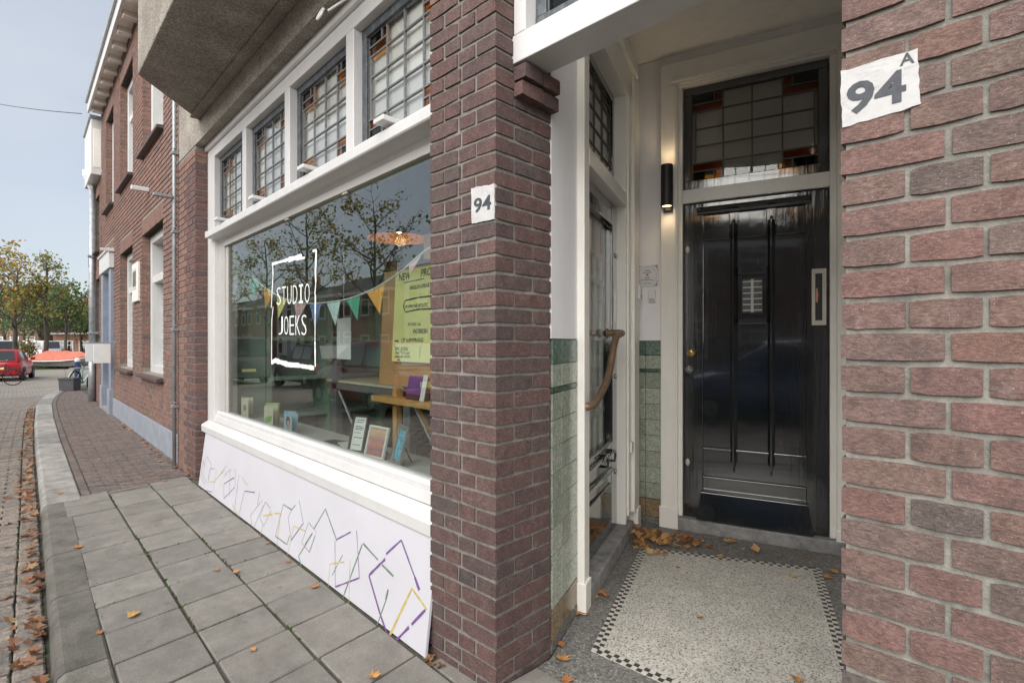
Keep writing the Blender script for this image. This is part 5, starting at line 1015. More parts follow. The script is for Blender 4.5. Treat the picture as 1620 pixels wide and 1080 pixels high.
# ================================================================== trees
def leaves(mb, centres, n, spread, size, g, flat=.75):
    for _ in range(n):
        c = centres[g.randrange(len(centres))]; p = Vector((c[0] + g.gauss(0, spread), c[1] + g.gauss(0, spread), c[2] + g.gauss(0, spread * flat)))
        a = Vector((g.gauss(0, 1), g.gauss(0, 1), g.gauss(0, .8))).normalized(); b = a.orthogonal().normalized(); b.rotate(Matrix.Rotation(g.uniform(0, 6.28), 3, a)); s_ = size * g.uniform(.6, 1.3); t = a.cross(b)
        mb.quad(p - b * s_ * .5, p + t * s_ * .33 + a * s_ * .08, p + b * s_ * .6, p - t * s_ * .33 + a * s_ * .08, r=g.random())
def tree(base, H, cr, z0, limbs, nleaf, lsize, mat, label, seed, tr=.13, spread=.32, group=None, name='street_tree', clump=None):
    g = random.Random(seed); e = tag(empty(name, base), label, 'tree', group); w = MB(); tips = []
    top = Vector((g.uniform(-.3, .3), g.uniform(-.3, .3), H * .93)); n = 9
    trunk = [Vector((top.x * (i / n) ** 1.5 + g.uniform(-.05, .05) * (i > 0), top.y * (i / n) ** 1.5 + g.uniform(-.05, .05) * (i > 0), H * .93 * i / n - (.1 if i == 0 else 0))) for i in range(n + 1)]
    w.tube(trunk, [tr * (1.35 if i == 0 else 1) * (1 - .88 * i / n) + .008 for i in range(n + 1)], 9)
    for k in range(limbs):
        f = (k + g.uniform(0, .8)) / limbs; z = z0 + (H * .88 - z0) * f; i = min(n - 1, int(z / (H * .93) * n)); o = trunk[i].lerp(trunk[i + 1], z / (H * .93) * n - i)
        an = k * 2.4 + g.uniform(-.5, .5); ln = cr * (1 - .55 * f) * g.uniform(.7, 1.1); up = g.uniform(.45, 1.0); pts = [o]; d = Vector((math.cos(an), math.sin(an), up)).normalized()
        for q in range(5): d = (d + Vector((g.gauss(0, .14), g.gauss(0, .14), .10 + g.gauss(0, .1)))).normalized(); pts.append(pts[-1] + d * ln * .24)
        r0 = tr * .42 * (1 - .6 * f); w.tube(pts, [r0 * (1 - q / 5.6) + .004 for q in range(6)], 6); tips += pts[2:]
        for q in range(2, 6):
            for _ in range(2):
                dd = (d + Vector((g.gauss(0, .8), g.gauss(0, .8), g.gauss(.1, .5)))).normalized(); e1 = pts[q] + dd * ln * g.uniform(.18, .34); e2 = e1 + (dd + Vector((0, 0, .3))).normalized() * ln * .14
                w.tube([pts[q], e1, e2], [r0 * .32 + .003, r0 * .18 + .002, .003], 4); tips += [e1, e2]
    tips.append(top); w.build('trunk', 'bark', e, smooth=True)
    lv = MB(); cl = tips if clump is None else [tips[g.randrange(len(tips))] for _ in range(clump)]
    leaves(lv, cl, nleaf, spread, lsize, g); lv.build('crown', mat, e, attr=True); return e
GZ = -.46
def base(px, d, z=GZ): x, y = at(px, d); return (x, y, z)
tree(base(73, 38), 8.6, 1.9, 2.9, 17, 780, .20, 'leaf_mix', 'tall thin yellow green tree standing in grass beside the covered boat', 3, .16, .24, clump=70)
tree(base(23, 37), 7.9, 2.5, 2.6, 17, 780, .20, 'leaf_aut', 'bare topped orange brown tree behind the red car', 5, .17, .26, clump=75)
tree(base(-16, 34), 9.0, 2.3, 3.2, 13, 700, .22, 'leaf_aut', 'sparse orange tree reaching in over the parked van', 8, .17, .32)
for i, (px, d, H, cr, sd_, lab) in enumerate(((38, 52, 7.2, 2.9, 11, 'dense green tree behind the orange brown one'), (62, 56, 7.6, 2.8, 12, 'dense green tree between the thin tree and the white van'), (104, 46, 6.4, 2.9, 13, 'dark green tree in front of the orange roofed house'), (86, 60, 6.6, 2.6, 14, 'green tree before the brick garage wall'), (8, 58, 7.6, 3.0, 15, 'green tree in front of the pale terraced houses'), (128, 58, 5.2, 2.0, 16, 'small green tree close to the drainpipe'))):
    tree(base(px, d), H, cr, 2.1, 14, 1900, .27, 'leaf_green', lab, sd_, .13, .46)
# shrubs and grass by the boat
gp = MB(); gpts = [base(52, 34.0), base(112, 35.5), base(118, 43), base(50, 43)]; gs = MB(); gs.prism([(p[0], p[1], GZ - .02) for p in gpts], (0, 0, .05)); grass = gs.build('grass_verge', 'grass'); grass['kind'] = 'structure'
g_ = random.Random(4)
for _ in range(2600):
    u, v = g_.random(), g_.random(); a, b, c, d = [Vector(p) for p in gpts]; p = a.lerp(b, u).lerp(d.lerp(c, u), v); h = g_.uniform(.06, .2); an = g_.uniform(0, 6.28); q = Vector((math.cos(an), math.sin(an), 0)) * .015
    gp.quad(p - q, p + q, p + q * .2 + Vector((g_.gauss(0, .05), g_.gauss(0, .05), h)), r=g_.random())
gp.build('grass_blades', 'grassblade', grass, attr=True)['kind'] = 'stuff'
for i, (px, d, w_, h_, lab) in enumerate(((88, 36.2, .9, .75, 'yellow and red leaved shrub on the grass in front of the boat'), (103, 36.6, .75, .62, 'low yellowish shrub beside the boat stern'), (46, 37.5, .8, 1.9, 'tall reddish shrub behind the red car'))):
    e = tag(empty('shrub', base(px, d)), lab, 'shrub'); g2 = random.Random(50 + i); st = MB(); tips = []
    for k in range(9): an = k * .7; t_ = Vector((math.cos(an) * w_ * .7 * g2.random(), math.sin(an) * w_ * .7 * g2.random(), h_ * g2.uniform(.5, 1))); st.tube([(0, 0, 0), t_ * .5 + Vector((0, 0, .05)), t_], [.02, .012, .004], 5); tips += [t_, t_ * .7]
    st.build('stem', 'bark', e); lv = MB(); leaves(lv, tips, 700, .2, .13, g2); lv.build('foliage', 'flower', e, attr=True)

# ================================================================== vehicles
def loft(mb, secs, close=True):
    k = len(secs[0]); n0 = len(mb.v)
    for s_ in secs: mb.v += [tuple(p) for p in s_]
    for i in range(len(secs) - 1):
        for j in range(k): j2 = (j + 1) % k; mb.f.append((n0 + i * k + j, n0 + i * k + j2, n0 + (i + 1) * k + j2, n0 + (i + 1) * k + j)); mb.r.append(0)
    mb.f.append(tuple(n0 + j for j in range(k - 1, -1, -1))); mb.f.append(tuple(n0 + (len(secs) - 1) * k + j for j in range(k))); mb.r += [0, 0]
def car(name, label, cat, loc, rz, L, W, prof, green, paint, wheels, wr=.31, glassm='carglass', group=None):
    """prof: (x, z_low, z_belt, halfwidth); green: (x, z_base, z_roof, halfw_base, halfw_roof) stations of the cabin"""
    e = tag(empty(name, loc, rz), label, cat, group); b = MB(); secs = []
    for x, zl, zb, hw in prof:
        zm = zl + (zb - zl) * .55
        secs.append([(x, -hw * .93, zl), (x, -hw, zl + .10), (x, -hw, zm), (x, -hw * .965, zb - .03), (x, -hw * .90, zb), (x, hw * .90, zb), (x, hw * .965, zb - .03), (x, hw, zm), (x, hw, zl + .10), (x, hw * .93, zl)])
    loft(b, secs); bo = b.build('body', paint, e, smooth=True)
    c = MB(); cs = []
    for x, z0, z1, w0, w1 in green: cs.append([(x, -w0, z0 - .02), (x, -w0 + (w0 - w1) * .85, z1 - .05), (x, -w1 * .93, z1 - .012), (x, 0, z1), (x, w1 * .93, z1 - .012), (x, w0 - (w0 - w1) * .85, z1 - .05), (x, w0, z0 - .02)])
    loft(c, cs); c.build('cabin', paint, e, smooth=True)
    # side windows follow the cabin flanks
    for sd in (-1, 1):
        for q in range(1, len(green) - 2):
            (xa, za0, za1, wa0, wa1), (xb, zb0, zb1, wb0, wb1) = green[q], green[q + 1]
            def P(x, z0, z1, w0, w1, t): return Vector((x, sd * ((w0 + (w1 - w0) * .85 * t) + .006), z0 + (z1 - .05 - z0) * t))
            ia, ib = xa + (xb - xa) * .05, xa + (xb - xa) * .95
            lerp = lambda t, f: P(xa, za0, za1, wa0, wa1, t).lerp(P(xb, zb0, zb1, wb0, wb1, t), f)
            m = MB(); m.prism([lerp(.08, .06), lerp(.08, .94), lerp(.90, .94), lerp(.90, .06)], (0, -sd * .015, 0)); m.build('side_window', glassm, e)
    for (ga, gb, nm, sg) in ((green[0], green[1], 'rear_window', -1), (green[-1], green[-2], 'windscreen', 1)):
        m = MB(); x0, x1 = ga[0], gb[0]; z0, z1 = ga[2] - .0, gb[2]; f = lambda t: (x0 + (x1 - x0) * t + sg * .012, (ga[2]) + (gb[2] - ga[2]) * t + .012)
        (xa, za), (xb, zb) = f(.06), f(.92); m.prism([(xa, -ga[4] * .86, za), (xa, ga[4] * .86, za), (xb, gb[4] * .84, zb), (xb, -gb[4] * .84, zb)], (-sg * .02, 0, -.004)); m.build(nm, glassm, e)
    for x in wheels:
        for sd in (-1, 1):
            hw = max(p[3] for p in prof); m = MB(); m.lathe([(wr + .055, 0), (wr + .055, .012), (0, .012), (0, 0)], (x, sd * hw - .006, wr), 24, 'y'); m.build('wheel_arch', 'carblack', e)
            wh = empty('wheel', (x, sd * (hw - .075), wr), 0, e); m = MB(); m.lathe([(wr * .62, -.09), (wr * .95, -.09), (wr, -.06), (wr, .06), (wr * .95, .09), (wr * .62, .09)], seg=24, axis='y'); m.build('tyre', 'rubber', wh, smooth=True)
            m = MB(); m.lathe([(0, -.095), (wr * .2, -.097), (wr * .60, -.085), (wr * .63, -.07), (wr * .63, .07), (wr * .60, .085), (wr * .2, .097), (0, .095)], seg=20, axis='y'); m.build('rim', 'galv', wh, smooth=True)
    x0 = prof[0][0]; hw = prof[0][3]; zb = prof[0][2]
    for sd in (-1, 1):
        box('tail_light', 'tail', e, x0 - .012, x0 + .16, sd * hw * .98 - .07, sd * hw * .98 + .03, zb - .30, zb - .04, bevel=.02)
        xe, he = prof[-1][0], prof[-1][3]; box('headlight', 'white_plain', e, xe - .14, xe + .012, sd * he * .86 - .09, sd * he * .86 + .06, prof[-1][2] - .16, prof[-1][2] - .02, bevel=.02)
        gm = green[-2]; box('mirror', paint, e, gm[0] + .28, gm[0] + .42, sd * (gm[3] + .12) - .09, sd * (gm[3] + .12) + .09, gm[1] + .02, gm[1] + .15, bevel=.03)
    box('bumper', paint, e, x0 - .05, x0 + .02, -hw * .88, hw * .88, .33, .55, bevel=.02); box('number_plate', 'yellow', e, x0 - .06, x0 - .045, -.26, .26, .56, .67); box('bumper_front', paint, e, prof[-1][0] - .02, prof[-1][0] + .05, -prof[-1][3] * .85, prof[-1][3] * .85, .25, .5, bevel=.02)
    return e
hatch = [(0, .34, .86, .74), (.12, .26, .93, .82), (.7, .20, .93, .85), (2.0, .20, .92, .86), (2.75, .20, .90, .85), (3.25, .22, .80, .82), (3.62, .28, .66, .74), (3.7, .34, .58, .66)]
hgreen = [(.02, .90, .94, .76, .70), (.42, .92, 1.41, .80, .63), (1.15, .92, 1.46, .81, .63), (1.95, .91, 1.43, .81, .62), (2.85, .89, .93, .76, .70)]
x, y = at(37, 24.6); cr_ = Vector((.82, .71)); rz = YAW + R(90) + R(35)
cx_, cy_ = Vector((x, y)) - Vector((math.cos(rz), math.sin(rz))) * .72 - Vector((-math.sin(rz), math.cos(rz))) * -.80
car('red_hatchback', 'bright red small hatchback parked at the street junction', 'car', (cx_, cy_, zr(-cx_)), rz, 3.7, 1.7, hatch, hgreen, 'redcar', (.66, 3.0), .30)
vanp = [(0, .36, 1.12, .88), (.1, .28, 1.15, .92), (2.2, .26, 1.15, .93), (3.6, .26, 1.12, .93), (4.3, .28, 1.02, .90), (4.75, .34, .82, .80)]
vang = [(.03, 1.12, 1.16, .88, .86), (.12, 1.13, 1.92, .91, .84), (1.9, 1.13, 1.98, .91, .84), (3.0, 1.12, 1.94, .91, .83), (4.2, 1.02, 1.06, .86, .80)]
car('delivery_van', 'white delivery van parked behind the red hatchback', 'van', base(14, 40), YAW + R(90) + R(78), 4.75, 1.85, vanp, vang, 'van', (.85, 3.9), .34)
car('delivery_van', 'white delivery van parked beyond the covered boat', 'van', base(83, 50), YAW + R(90) + R(80), 4.75, 1.85, vanp, vang, 'van', (.85, 3.9), .34)
# across the street (seen mirrored in the display window)
car('dark_red_hatchback', 'dark red hatchback parked across the street and mirrored in the shop window', 'car', (-8.3, -2.9, -.10), R(180), 3.7, 1.7, hatch, hgreen, 'darkred', (.66, 3.0), .30)
car('dark_grey_hatchback', 'dark grey hatchback parked across the street past the dark red one', 'car', (-15.6, -4.6, zr(17)), R(180), 3.7, 1.7, hatch, hgreen, 'planter', (.66, 3.0), .30)
car('grey_van', 'dark grey van parked across the street, mirrored behind the painted lettering', 'van', (-22.5, -4.0, zr(24)), R(180), 4.75, 1.85, vanp, vang, 'planter', (.85, 3.9), .34)

M['bluecar'] = simple('blue_car_paint', (.04, .075, .17), .15, .06, 3)
car('blue_hatchback', 'blue hatchback parked across the street straight opposite the porch', 'car', (2.4, -2.9, -.10), R(180), 3.7, 1.7, hatch, hgreen, 'bluecar', (.66, 3.0), .30)
# covered boat
BO = tag(empty('boat', base(58, 35.5), YAW + R(6)), 'grey boat under an orange tarpaulin cover beside the grass', 'boat'); m = MB(); secs = []
for x_, hw, zk, zg in ((0, .85, .15, .62), (.9, .95, .06, .60), (2.1, .95, .06, .62), (2.9, .75, .10, .70), (3.5, .08, .45, .85)): secs.append([(x_, -hw, zg), (x_, -hw * .7, zk + .12), (x_, 0, zk), (x_, hw * .7, zk + .12), (x_, hw, zg)])
loft(m, secs); m.build('hull', 'hull', BO); m = MB(); secs = []
gq = random.Random(9)
for i, x_ in enumerate(np.linspace(-.04, 3.4, 12)):
    hw = np.interp(x_, [0, 1, 2.1, 2.9, 3.5], [.92, 1.0, 1.0, .8, .12]); zr_ = np.interp(x_, [0, .5, 2.6, 3.4], [.95, 1.22, 1.18, .98]) - (.02 if i % 3 else -.03); zg = np.interp(x_, [0, 2.1, 3.5], [.60, .60, .80])
    secs.append([(x_, -hw - .01, zg - .10 + gq.uniform(-.03, .03)), (x_, -hw, zg + .05), (x_, -hw * .5, (zg + zr_) / 2 + .02), (x_, 0, zr_), (x_, hw * .5, (zg + zr_) / 2 + .02), (x_, hw, zg + .05), (x_, hw + .01, zg - .10)])
loft(m, secs); m.build('tarpaulin', 'tarp', BO)
for sd in (-1, 1): MB().tube([(x_, sd * hw_, z_) for x_, hw_, z_ in ((0, .93, .55), (.9, 1.02, .53), (2.1, 1.02, .55), (2.9, .82, .63), (3.45, .16, .80))], .035, 6).build('rub_rail', 'white_plain', BO, smooth=True)
for x_ in (.9, 2.4): box('keel_block', 'bark', BO, x_ - .1, x_ + .1, -.4, .4, -.02, .14)
# bollard, planter, bicycles
def bollard(px, d, lab):
    x, y = at(px, d); e = tag(empty('bollard', (x, y, zr(-x) - .02)), lab, 'bollard'); MB().lathe([(.0, 0), (.11, 0), (.11, .84), (0, .84)], seg=14).build('post', 'navy', e); MB().lathe([(.105, .84), (.115, .86), (.115, .97), (.07, 1.03), (0, 1.04)], seg=14).build('cap', 'white_plain', e)
bollard(122.5, 25.8, 'navy blue bollard with a white cap beside the parked bicycle')
x, y = at(110.5, 14.3); PLN_S = .78
PLN = tag(empty('planter', (x, y, -.004), YAW + R(4)), 'rectangular dark grey planter box at the pavement corner', 'planter')
m = MB(); m.prism([(-.235, -.16, 0), (.235, -.16, 0), (.255, -.18, .33), (-.255, -.18, .33)], (0, .34, 0)); m.build('box', 'planter', PLN, bevel=.008); m = MB(); m.box(-.27, .27, -.20, -.16, .32, .37); m.box(-.27, .27, .15, .19, .32, .37); m.box(-.27, -.23, -.16, .15, .321, .369); m.box(.23, .27, -.16, .15, .321, .369); m.build('rim', 'planter', PLN, bevel=.006); PLN.scale = (PLN_S, PLN_S, .95); box('soil', 'joint', PLN, -.23, .23, -.16, .15, .30, .335)
m = MB(); m.tube([(-.12, 0, .3), (-.17, .0, .62), (-.2, 0, .74)], .004, 4); m.tube([(.05, .05, .3), (.04, .05, .58)], .003, 4); m.build('dead_stems', 'bark', PLN)
def bicycle(loc, rz, paint, lab, lean=0):
    e = tag(empty('bicycle', loc, rz), lab, 'bicycle'); e.rotation_euler = (R(lean), 0, rz); r_ = .34
    for x_ in (-.52, .54):
        w_ = empty('wheel', (x_, 0, r_), 0, e); MB().tube([(r_ * math.cos(a) * .96, 0, r_ * math.sin(a) * .96) for a in np.linspace(0, 6.2832, 29)], .019, 6, False).build('tyre', 'rubber', w_, smooth=True); m = MB()
        for k in range(14): a = k * .4488; m.tube([(0, 0, 0), (r_ * .93 * math.cos(a), 0, r_ * .93 * math.sin(a))], .0022, 3, False)
        m.tube([(0, -.05, 0), (0, .05, 0)], .022, 8); m.build('spokes', 'galv', w_)
        m = MB(); m.tube([(x_ + (r_ + .03) * math.cos(a), 0, r_ + (r_ + .03) * math.sin(a)) for a in np.linspace(.35, 2.9, 14)], .016, 5); m.build('mudguard', paint, e, smooth=True)
    m = MB(); bb, st, hd = (-.05, 0, .30), (-.18, 0, .82), (.36, 0, .80)
    for p, q, rr in (((-.52, 0, r_), bb, .013), (bb, st, .018), (bb, (.38, 0, .62), .022), ((-.15, 0, .68), hd, .018), ((-.52, 0, r_), (-.16, 0, .72), .011), (hd, (.54, 0, r_), .016), ((.33, 0, .92), hd, .016)): m.tube([p, q], rr, 8)
    m.build('frame', paint, e, smooth=True); m = MB(); m.tube(smooth_path([(.20, -.29, 1.0), (.30, -.22, 1.04), (.34, 0, 1.02), (.30, .22, 1.04), (.20, .29, 1.0)], 4), .012, 6); m.build('handlebar', 'galv', e, smooth=True)
    m = MB(); m.prism([(-.32, -.09, .88), (-.32, .09, .88), (-.1, .03, .90), (.0, 0, .90), (-.1, -.03, .90)], (0, 0, .05)); m.tube([(-.18, 0, .80), (-.19, 0, .89)], .013, 6); m.build('saddle', 'carblack', e, bevel=.015); box('carrier', 'galv', e, -.75, -.30, -.06, .06, .74, .765); box('chain_guard', paint, e, -.5, .06, .035, .06, .27, .38, bevel=.02); return e
x, y = at(130, 15.3); bicycle((x, y, zr(-x) + .1 if -x < 20.3 else zr(-x)), R(152), 'mint', 'mint green bicycle parked by the drainpipe', 6)
x, y = at(-6, 21.5); bicycle((x, y, zr(-x)), YAW + R(20), 'carblack', 'dark bicycle with cream tyres standing at the red car', 4)

# ================================================================== houses in view at the end of the street and across it
def house(name, label, loc, rz, w, d, h, rh, wall, roof, cols, rows, wm='white', cat='house', group=None, doors=(0,), wz=1.0, ww=1.0, wh=1.5, fh=2.9, dormer=False, skyl=0):
    e = tag(empty(name, loc, rz), label, cat, group); box('wall', wall, e, 0, w, 0, d, 0, h)
    m = MB(); o = .25; m.prism([(-o * 0, -o, h - .05), (0, d / 2, h + rh), (0, d + o, h - .05)], (w, 0, 0)); m.build('roof', roof, e)
    box('gutter', wm, e, .0, w, -.30, -.0, h - .22, h - .03)
    for r_ in range(rows):
        for c in range(cols):
            if r_ == 0 and c in doors:
                cx = w * (c + .5) / cols; dr = empty('door', (cx, 0, 0), 0, e); box('leaf', 'blue_door' if c else 'black', dr, -.45, .45, -.02, .03, .05, 2.1); m = MB(); m.box(-.55, -.45, -.05, .03, 0, 2.5); m.box(.45, .55, -.05, .03, 0, 2.5); m.box(-.45, .45, -.049, .029, 2.1, 2.2); m.box(-.45, .45, -.049, .029, 2.45, 2.5); m.build('frame', wm, dr); continue
            cx = w * (c + .5) / cols; z = wz + fh * r_; q = empty('window', (cx, 0, z), 0, e); m = MB(); m.box(-ww / 2, -ww / 2 + .08, -.05, .03, 0, wh); m.box(ww / 2 - .08, ww / 2, -.05, .03, 0, wh); m.box(-ww / 2 + .08, ww / 2 - .08, -.049, .029, wh - .08, wh); m.box(-ww / 2 + .08, ww / 2 - .08, -.049, .029, 0, .08); m.box(-ww / 2 + .08, ww / 2 - .08, -.04, .02, wh * .68, wh * .68 + .07); m.build('frame', wm, q); box('pane', 'house_glass', q, -ww / 2 + .08, ww / 2 - .08, -.012, .01, .08, wh - .08); box('sill', 'stone', q, -ww / 2 - .06, ww / 2 + .06, -.12, .0, -.09, -.005)
    if dormer:
        dm = empty('dormer', (w * .62, 0, h), 0, e); box('cheeks', wm, dm, -.9, .9, .35, d * .42, .1, 1.45); box('pane', 'house_glass', dm, -.7, .7, .33, .36, .55, 1.25); box('cap', 'white', dm, -1.05, 1.05, .2, d * .42, 1.455, 1.6)
    for k in range(skyl):
        t = .55; s_ = box('skylight', 'white_plain', e, -.35, .35, -.03, .04, -.5, .5); s_.location = (w * .30 + k * .95, -o + (d / 2 + o) * t, h + rh * t + .02); s_.rotation_euler = (R(-90) + math.atan2(rh, d / 2 + o), 0, 0)
    m = MB(); m.box(w * .08, w * .08 + .7, d / 2 - .25, d / 2 + .25, h + rh * .7, h + rh + .8); m.build('chimney', wall, e); return e
fr = YAW
house('orange_roof_house', 'brick house with bright orange tiled roof, skylights and white dormer', base(96, 66), fr - R(4), 9.5, 8, 4.7, 3.3, 'brick_far', 'rooftile', 5, 1, doors=(1,), dormer=True, skyl=2)

house('brick_garage', 'low brick garage building with pale doors behind the boat', base(84, 58), fr + R(2), 7.5, 5, 2.9, .9, 'brick_far', 'darkroof', 3, 1, doors=(), ww=1.9, wh=1.7, wz=.3)
house('brown_terrace_house', 'brown brick terraced house with dark roof behind the parked vans', base(-40, 62), fr + R(5), 7.0, 8, 4.6, 2.2, 'brick_far2', 'darkroof', 4, 1, doors=(3,))
house('pale_terrace_house', 'pale rendered terraced house with white frames beyond the trees', base(52, 66), fr + R(3), 5.5, 8, 5.2, 2.0, 'render_far', 'darkroof', 3, 2, doors=(1,))
for i in range(11):
    w_ = (6.2, 5.4, 6.8)[i % 3]; x_ = 6 - i * 6.3
    house('opposite_house', ('brown brick house across the street', 'pale plastered house across the street', 'red brick house across the street')[i % 3] + ', ' + ('opposite the porch', 'opposite the brick pillar', 'opposite the painted lettering', 'opposite the far shop pier', 'opposite the blue grey doorway', 'opposite the drainpipe', 'opposite the planter', 'opposite the bollard', 'past the street junction', 'second past the junction', 'third past the junction')[i], (x_, -12.5, zr(-x_) - .03), R(180), w_ - .02, 8, (5.0, 5.6, 4.9)[i % 3], (1.7, .8, 1.9)[i % 3], ('brick_far2', 'render_far', 'brick_far')[i % 3], 'darkroof', 3, 2, doors=(i % 3,), fh=2.5, wh=1.35, wz=.9, group='houses across the street')
for i, (s_, v_, H, sd_) in enumerate(((4, -7.3, 8.5, 31), (12.0, -7.2, 8.0, 32), (18.5, -7.4, 7.2, 33), (24.5, -7.2, 8.6, 34), (31, -7.6, 8.0, 35), (39, -7.3, 9.0, 36), (48, -7.4, 8.4, 37))):
    tree((-s_, v_, zr(s_) - .02), H, 2.5, 2.6, 11, 1100, .14, 'leaf_mix', 'sparse street tree across the road opposite ' + ('the porch', 'the shop window', 'the brick neighbour house', 'the drainpipe', 'the planter', 'the red hatchback', 'the covered boat')[i], sd_, .11, .22, 'trees across the street', clump=60)
# overhead cable from the cornice
a = Vector((-13.75, 1.02, 5.95)); b = Vector((*at(-60, 17), 1.3 + (542 - 152) / 830 * 17)); cb = MB(); cb.tube([a.lerp(b, t) - Vector((0, 0, .25 * 4 * t * (1 - t) * .3)) for t in np.linspace(0, 1, 12)], .008, 5)
tag(cb.build('overhead_cable', 'carblack', smooth=True), 'thin dark overhead cable running out from the white cornice', 'cable')

# ================================================================== fallen leaves
def leaf_mesh(g, s=1.0):
    k = g.choice((5, 5, 3)); P = []; n = k * 2
    for i in range(n):
        a = -1.9 + 3.8 * i / (n - 1) + 1.57; r_ = (.055 if i % 2 == 0 else .032) * (1.15 - .35 * abs(i / (n - 1) - .5) * 2) * g.uniform(.85, 1.15); P.append((r_ * math.cos(a) * s, r_ * math.sin(a) * s, 0))
    P += [(.004 * s, -.035 * s, 0), (-.004 * s, -.035 * s, 0)]
    cu = g.uniform(2, 9) / s; cv = g.uniform(-6, 8) / s; v = [(x, y, abs(x) ** 2 * cu * 1.2 + y * y * cv * .6 + g.uniform(0, .004) * s) for x, y, z in P]; mn = min(p[2] for p in v); c = (0, 0, 0)
    v = [(x, y, z - mn + .0012) for x, y, z in v]; v.append((0, 0, -mn + .001 + .0 * s if mn < 0 else .001)); n = len(P); f = [(i, (i + 1) % n, n) for i in range(n)]
    return v, f
gl = random.Random(21); LM = []
for i in range(7):
    v, f = leaf_mesh(gl); me = bpy.data.meshes.new('leaf'); me.from_pydata(v, [], f); me.materials.append(M['dryleaf']); LM.append(me)
def loose(px, py, z, label, group, sc_=1.0):
    d = (HC - z) * F / (py - CY); x, y = at(px, d); o = link('fallen_leaf', LM[gl.randrange(7)], None, loc=(x, y, z + .001), rot=(gl.uniform(-.15, .15), gl.uniform(-.15, .15), gl.uniform(0, 6.28))); o.scale = (sc_,) * 3; tag(o, label, 'leaf', group)
PF = 'dry orange leaf lying on the porch floor '
for where, pts in (('at the foot of the brick pillar', ((886, 1020, 1.0), (890, 1040, 1.1))), ('below the marbled tile wall', ((915, 955, .9), (922, 968, 1), (910, 972, .9))), ('beside the side door post', ((942, 921, .9), (950, 938, .8), (958, 942, .8), (941, 945, .8))),
                   ('close to the front door step', ((1160, 856, 1.1),)), ('touching the pale back mosaic border', ((1140, 880, .8), (1275, 882, .7))), ('alone on the cream terrazzo middle', ((1106, 975, .6),)), ('near the front end of the terrazzo', ((1260, 1074, .8),)),
                   ('at the edge of the corner heap', ((992, 850, 1), (1015, 862, .9), (1040, 874, .9), (1073, 897, .5))), ('against the foot of the 94A pier', ((1320, 905, 1), (1310, 912, .9), (1257, 912, .7))), ('on the threshold slab', ((895, 1075, .9),))):
    for (px, py, k) in pts: loose(px, py, .008, PF + where, 'loose leaves on the porch floor', k * .66)
PV = 'small dry leaf on the pavement '
for where, pts in (('next to the kerb', ((124, 865, .9), (95, 780, .8), (158, 1000, .5))), ('in the middle of the grey tiles', ((208, 974, .9), (342, 902, .6), (372, 904, .6), (400, 1028, .5))), ('under the painted white board', ((497, 928, .8), (422, 858, .6), (455, 888, .6))), ('between the tiles and the brick pillar', ((590, 1068, .9),)), ('among the brown klinkers by the plinth', ((260, 760, .8), (245, 712, .8), (225, 700, .7), (205, 690, .7)))):
    for (px, py, k) in pts: loose(px, py, .006, PV + where, 'loose leaves on the pavement', k * .72)
def litter(name, label, n, place, s0=.35, s1=.8, parent=None):
    m = MB()
    for _ in range(n):
        x, y, z = place(); v, f = leaf_mesh(gl, gl.uniform(s0, s1)); an = gl.uniform(0, 6.28); tx, ty = gl.gauss(0, .35), gl.gauss(0, .35); mt = Matrix.Rotation(an, 3, 'Z') @ Matrix.Rotation(tx, 3, 'X') @ Matrix.Rotation(ty, 3, 'Y'); n0 = len(m.v); r_ = gl.random(); vv = [mt @ Vector(p) for p in v]; lo = min(p.z for p in vv)
        m.v += [(x + p.x, y + p.y, z + p.z - lo + .001) for p in vv]; m.f += [tuple(n0 + i for i in t) for t in f]; m.r += [r_] * len(f)
    o = m.build(name, 'litter', attr=True); o['kind'] = 'stuff'; tag(o, label, 'leaves'); return o
def gut():
    s_ = 1.6 + 13 * gl.random() ** 1.35; sd = abs(gl.gauss(0, .06)); return (-s_, kerb_v(s_) - .028 - sd, zr(s_) + .02 + gl.uniform(0, .025) * (sd < .06))
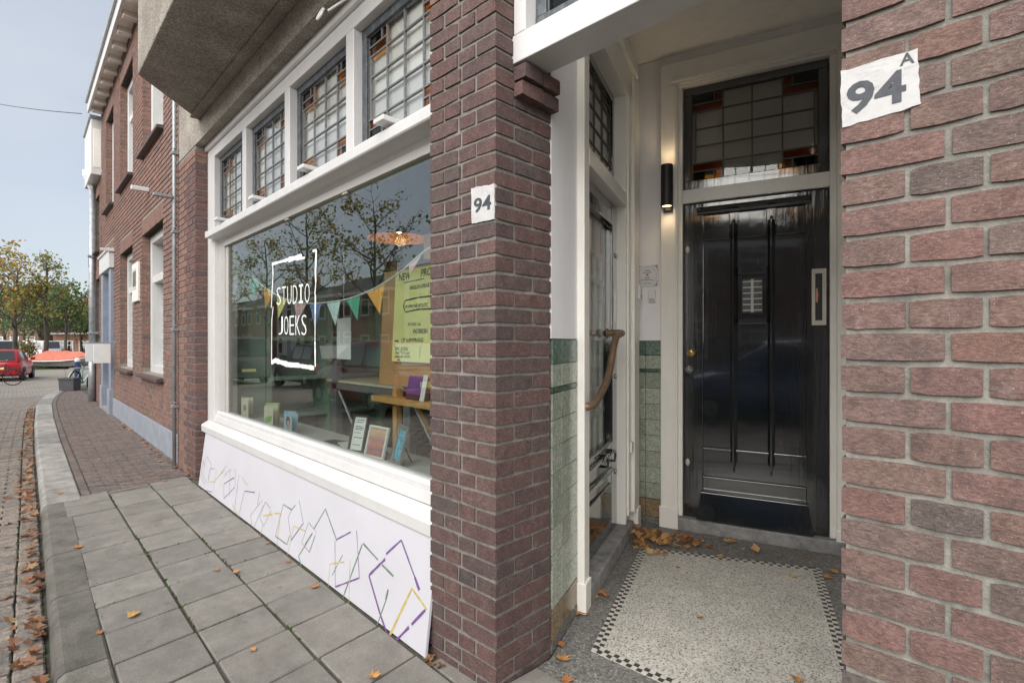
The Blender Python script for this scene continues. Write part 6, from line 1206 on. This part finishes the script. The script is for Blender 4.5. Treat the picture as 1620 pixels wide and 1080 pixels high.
litter('gutter_leaves', 'brown and orange fallen leaves piled along the gutter', 420, gut)
def corner():
    q = Vector((1.02 + gl.gauss(0, .15), 3.45 + gl.gauss(0, .06))); q.y -= (q.x - 1.0) * .40
    if gl.random() < .25: q = Vector((.83 + gl.gauss(0, .05), 3.42 + gl.gauss(0, .12)))
    x, y = cw(*q); return (x, y, .006 + gl.uniform(0, .03))
litter('leaf_pile', 'heap of dry orange leaves in the porch corner by the door step', 140, corner, .35, .68).data.materials[0] = M['litter_o']
def wallside():
    s_ = gl.uniform(5.8, 10.5); return (-s_, wall_v(s_) - .05 - abs(gl.gauss(0, .05)), .0)
litter('wall_foot_leaves', 'few dry leaves along the foot of the blue grey plinth', 26, wallside, .4, .7)
def boardfoot():
    return (-1.72 - gl.random() * .10, 1.24 + gl.gauss(0, .012), -.004)
litter('debris', 'crumbled leaf debris at the board corner by the brick pillar', 30, boardfoot, .15, .3)
# moss and small weeds in the pavement joints
mo = MB(); gm = random.Random(77)
for _ in range(900):
    if gm.random() < .5: s_ = gm.uniform(1.8, 5.6); v_ = gm.choice((.303, .6085, .9205)) + gm.gauss(0, .004)
    elif gm.random() < .5: v_ = gm.uniform(.3, 1.2); s_ = .49 + .308 * gm.randrange(4, 17) + .16 * (v_ - .29) + gm.gauss(0, .003)
    else: s_ = gm.uniform(2.0, 9); v_ = kerb_v(s_) - .135 + gm.gauss(0, .012)
    if math.sin(s_ * 5.1 + v_ * 9) + math.sin(s_ * 2.3) < .1 and v_ > .25: continue
    z = -.008 if v_ > .25 else zr(s_) + .016
    for _k in range(3):
        an = gm.uniform(0, 6.28); d_ = Vector((math.cos(an), math.sin(an), 0)) * gm.uniform(.002, .006); p = Vector((-s_ + gm.gauss(0, .006), v_ + gm.gauss(0, .003), z)); mo.quad(p - d_, p + d_, p + Vector((gm.gauss(0, .006), gm.gauss(0, .006), gm.uniform(.006, .016))), r=gm.random())
o = mo.build('joint_moss', 'grassblade', pavement, attr=True); o['kind'] = 'stuff'
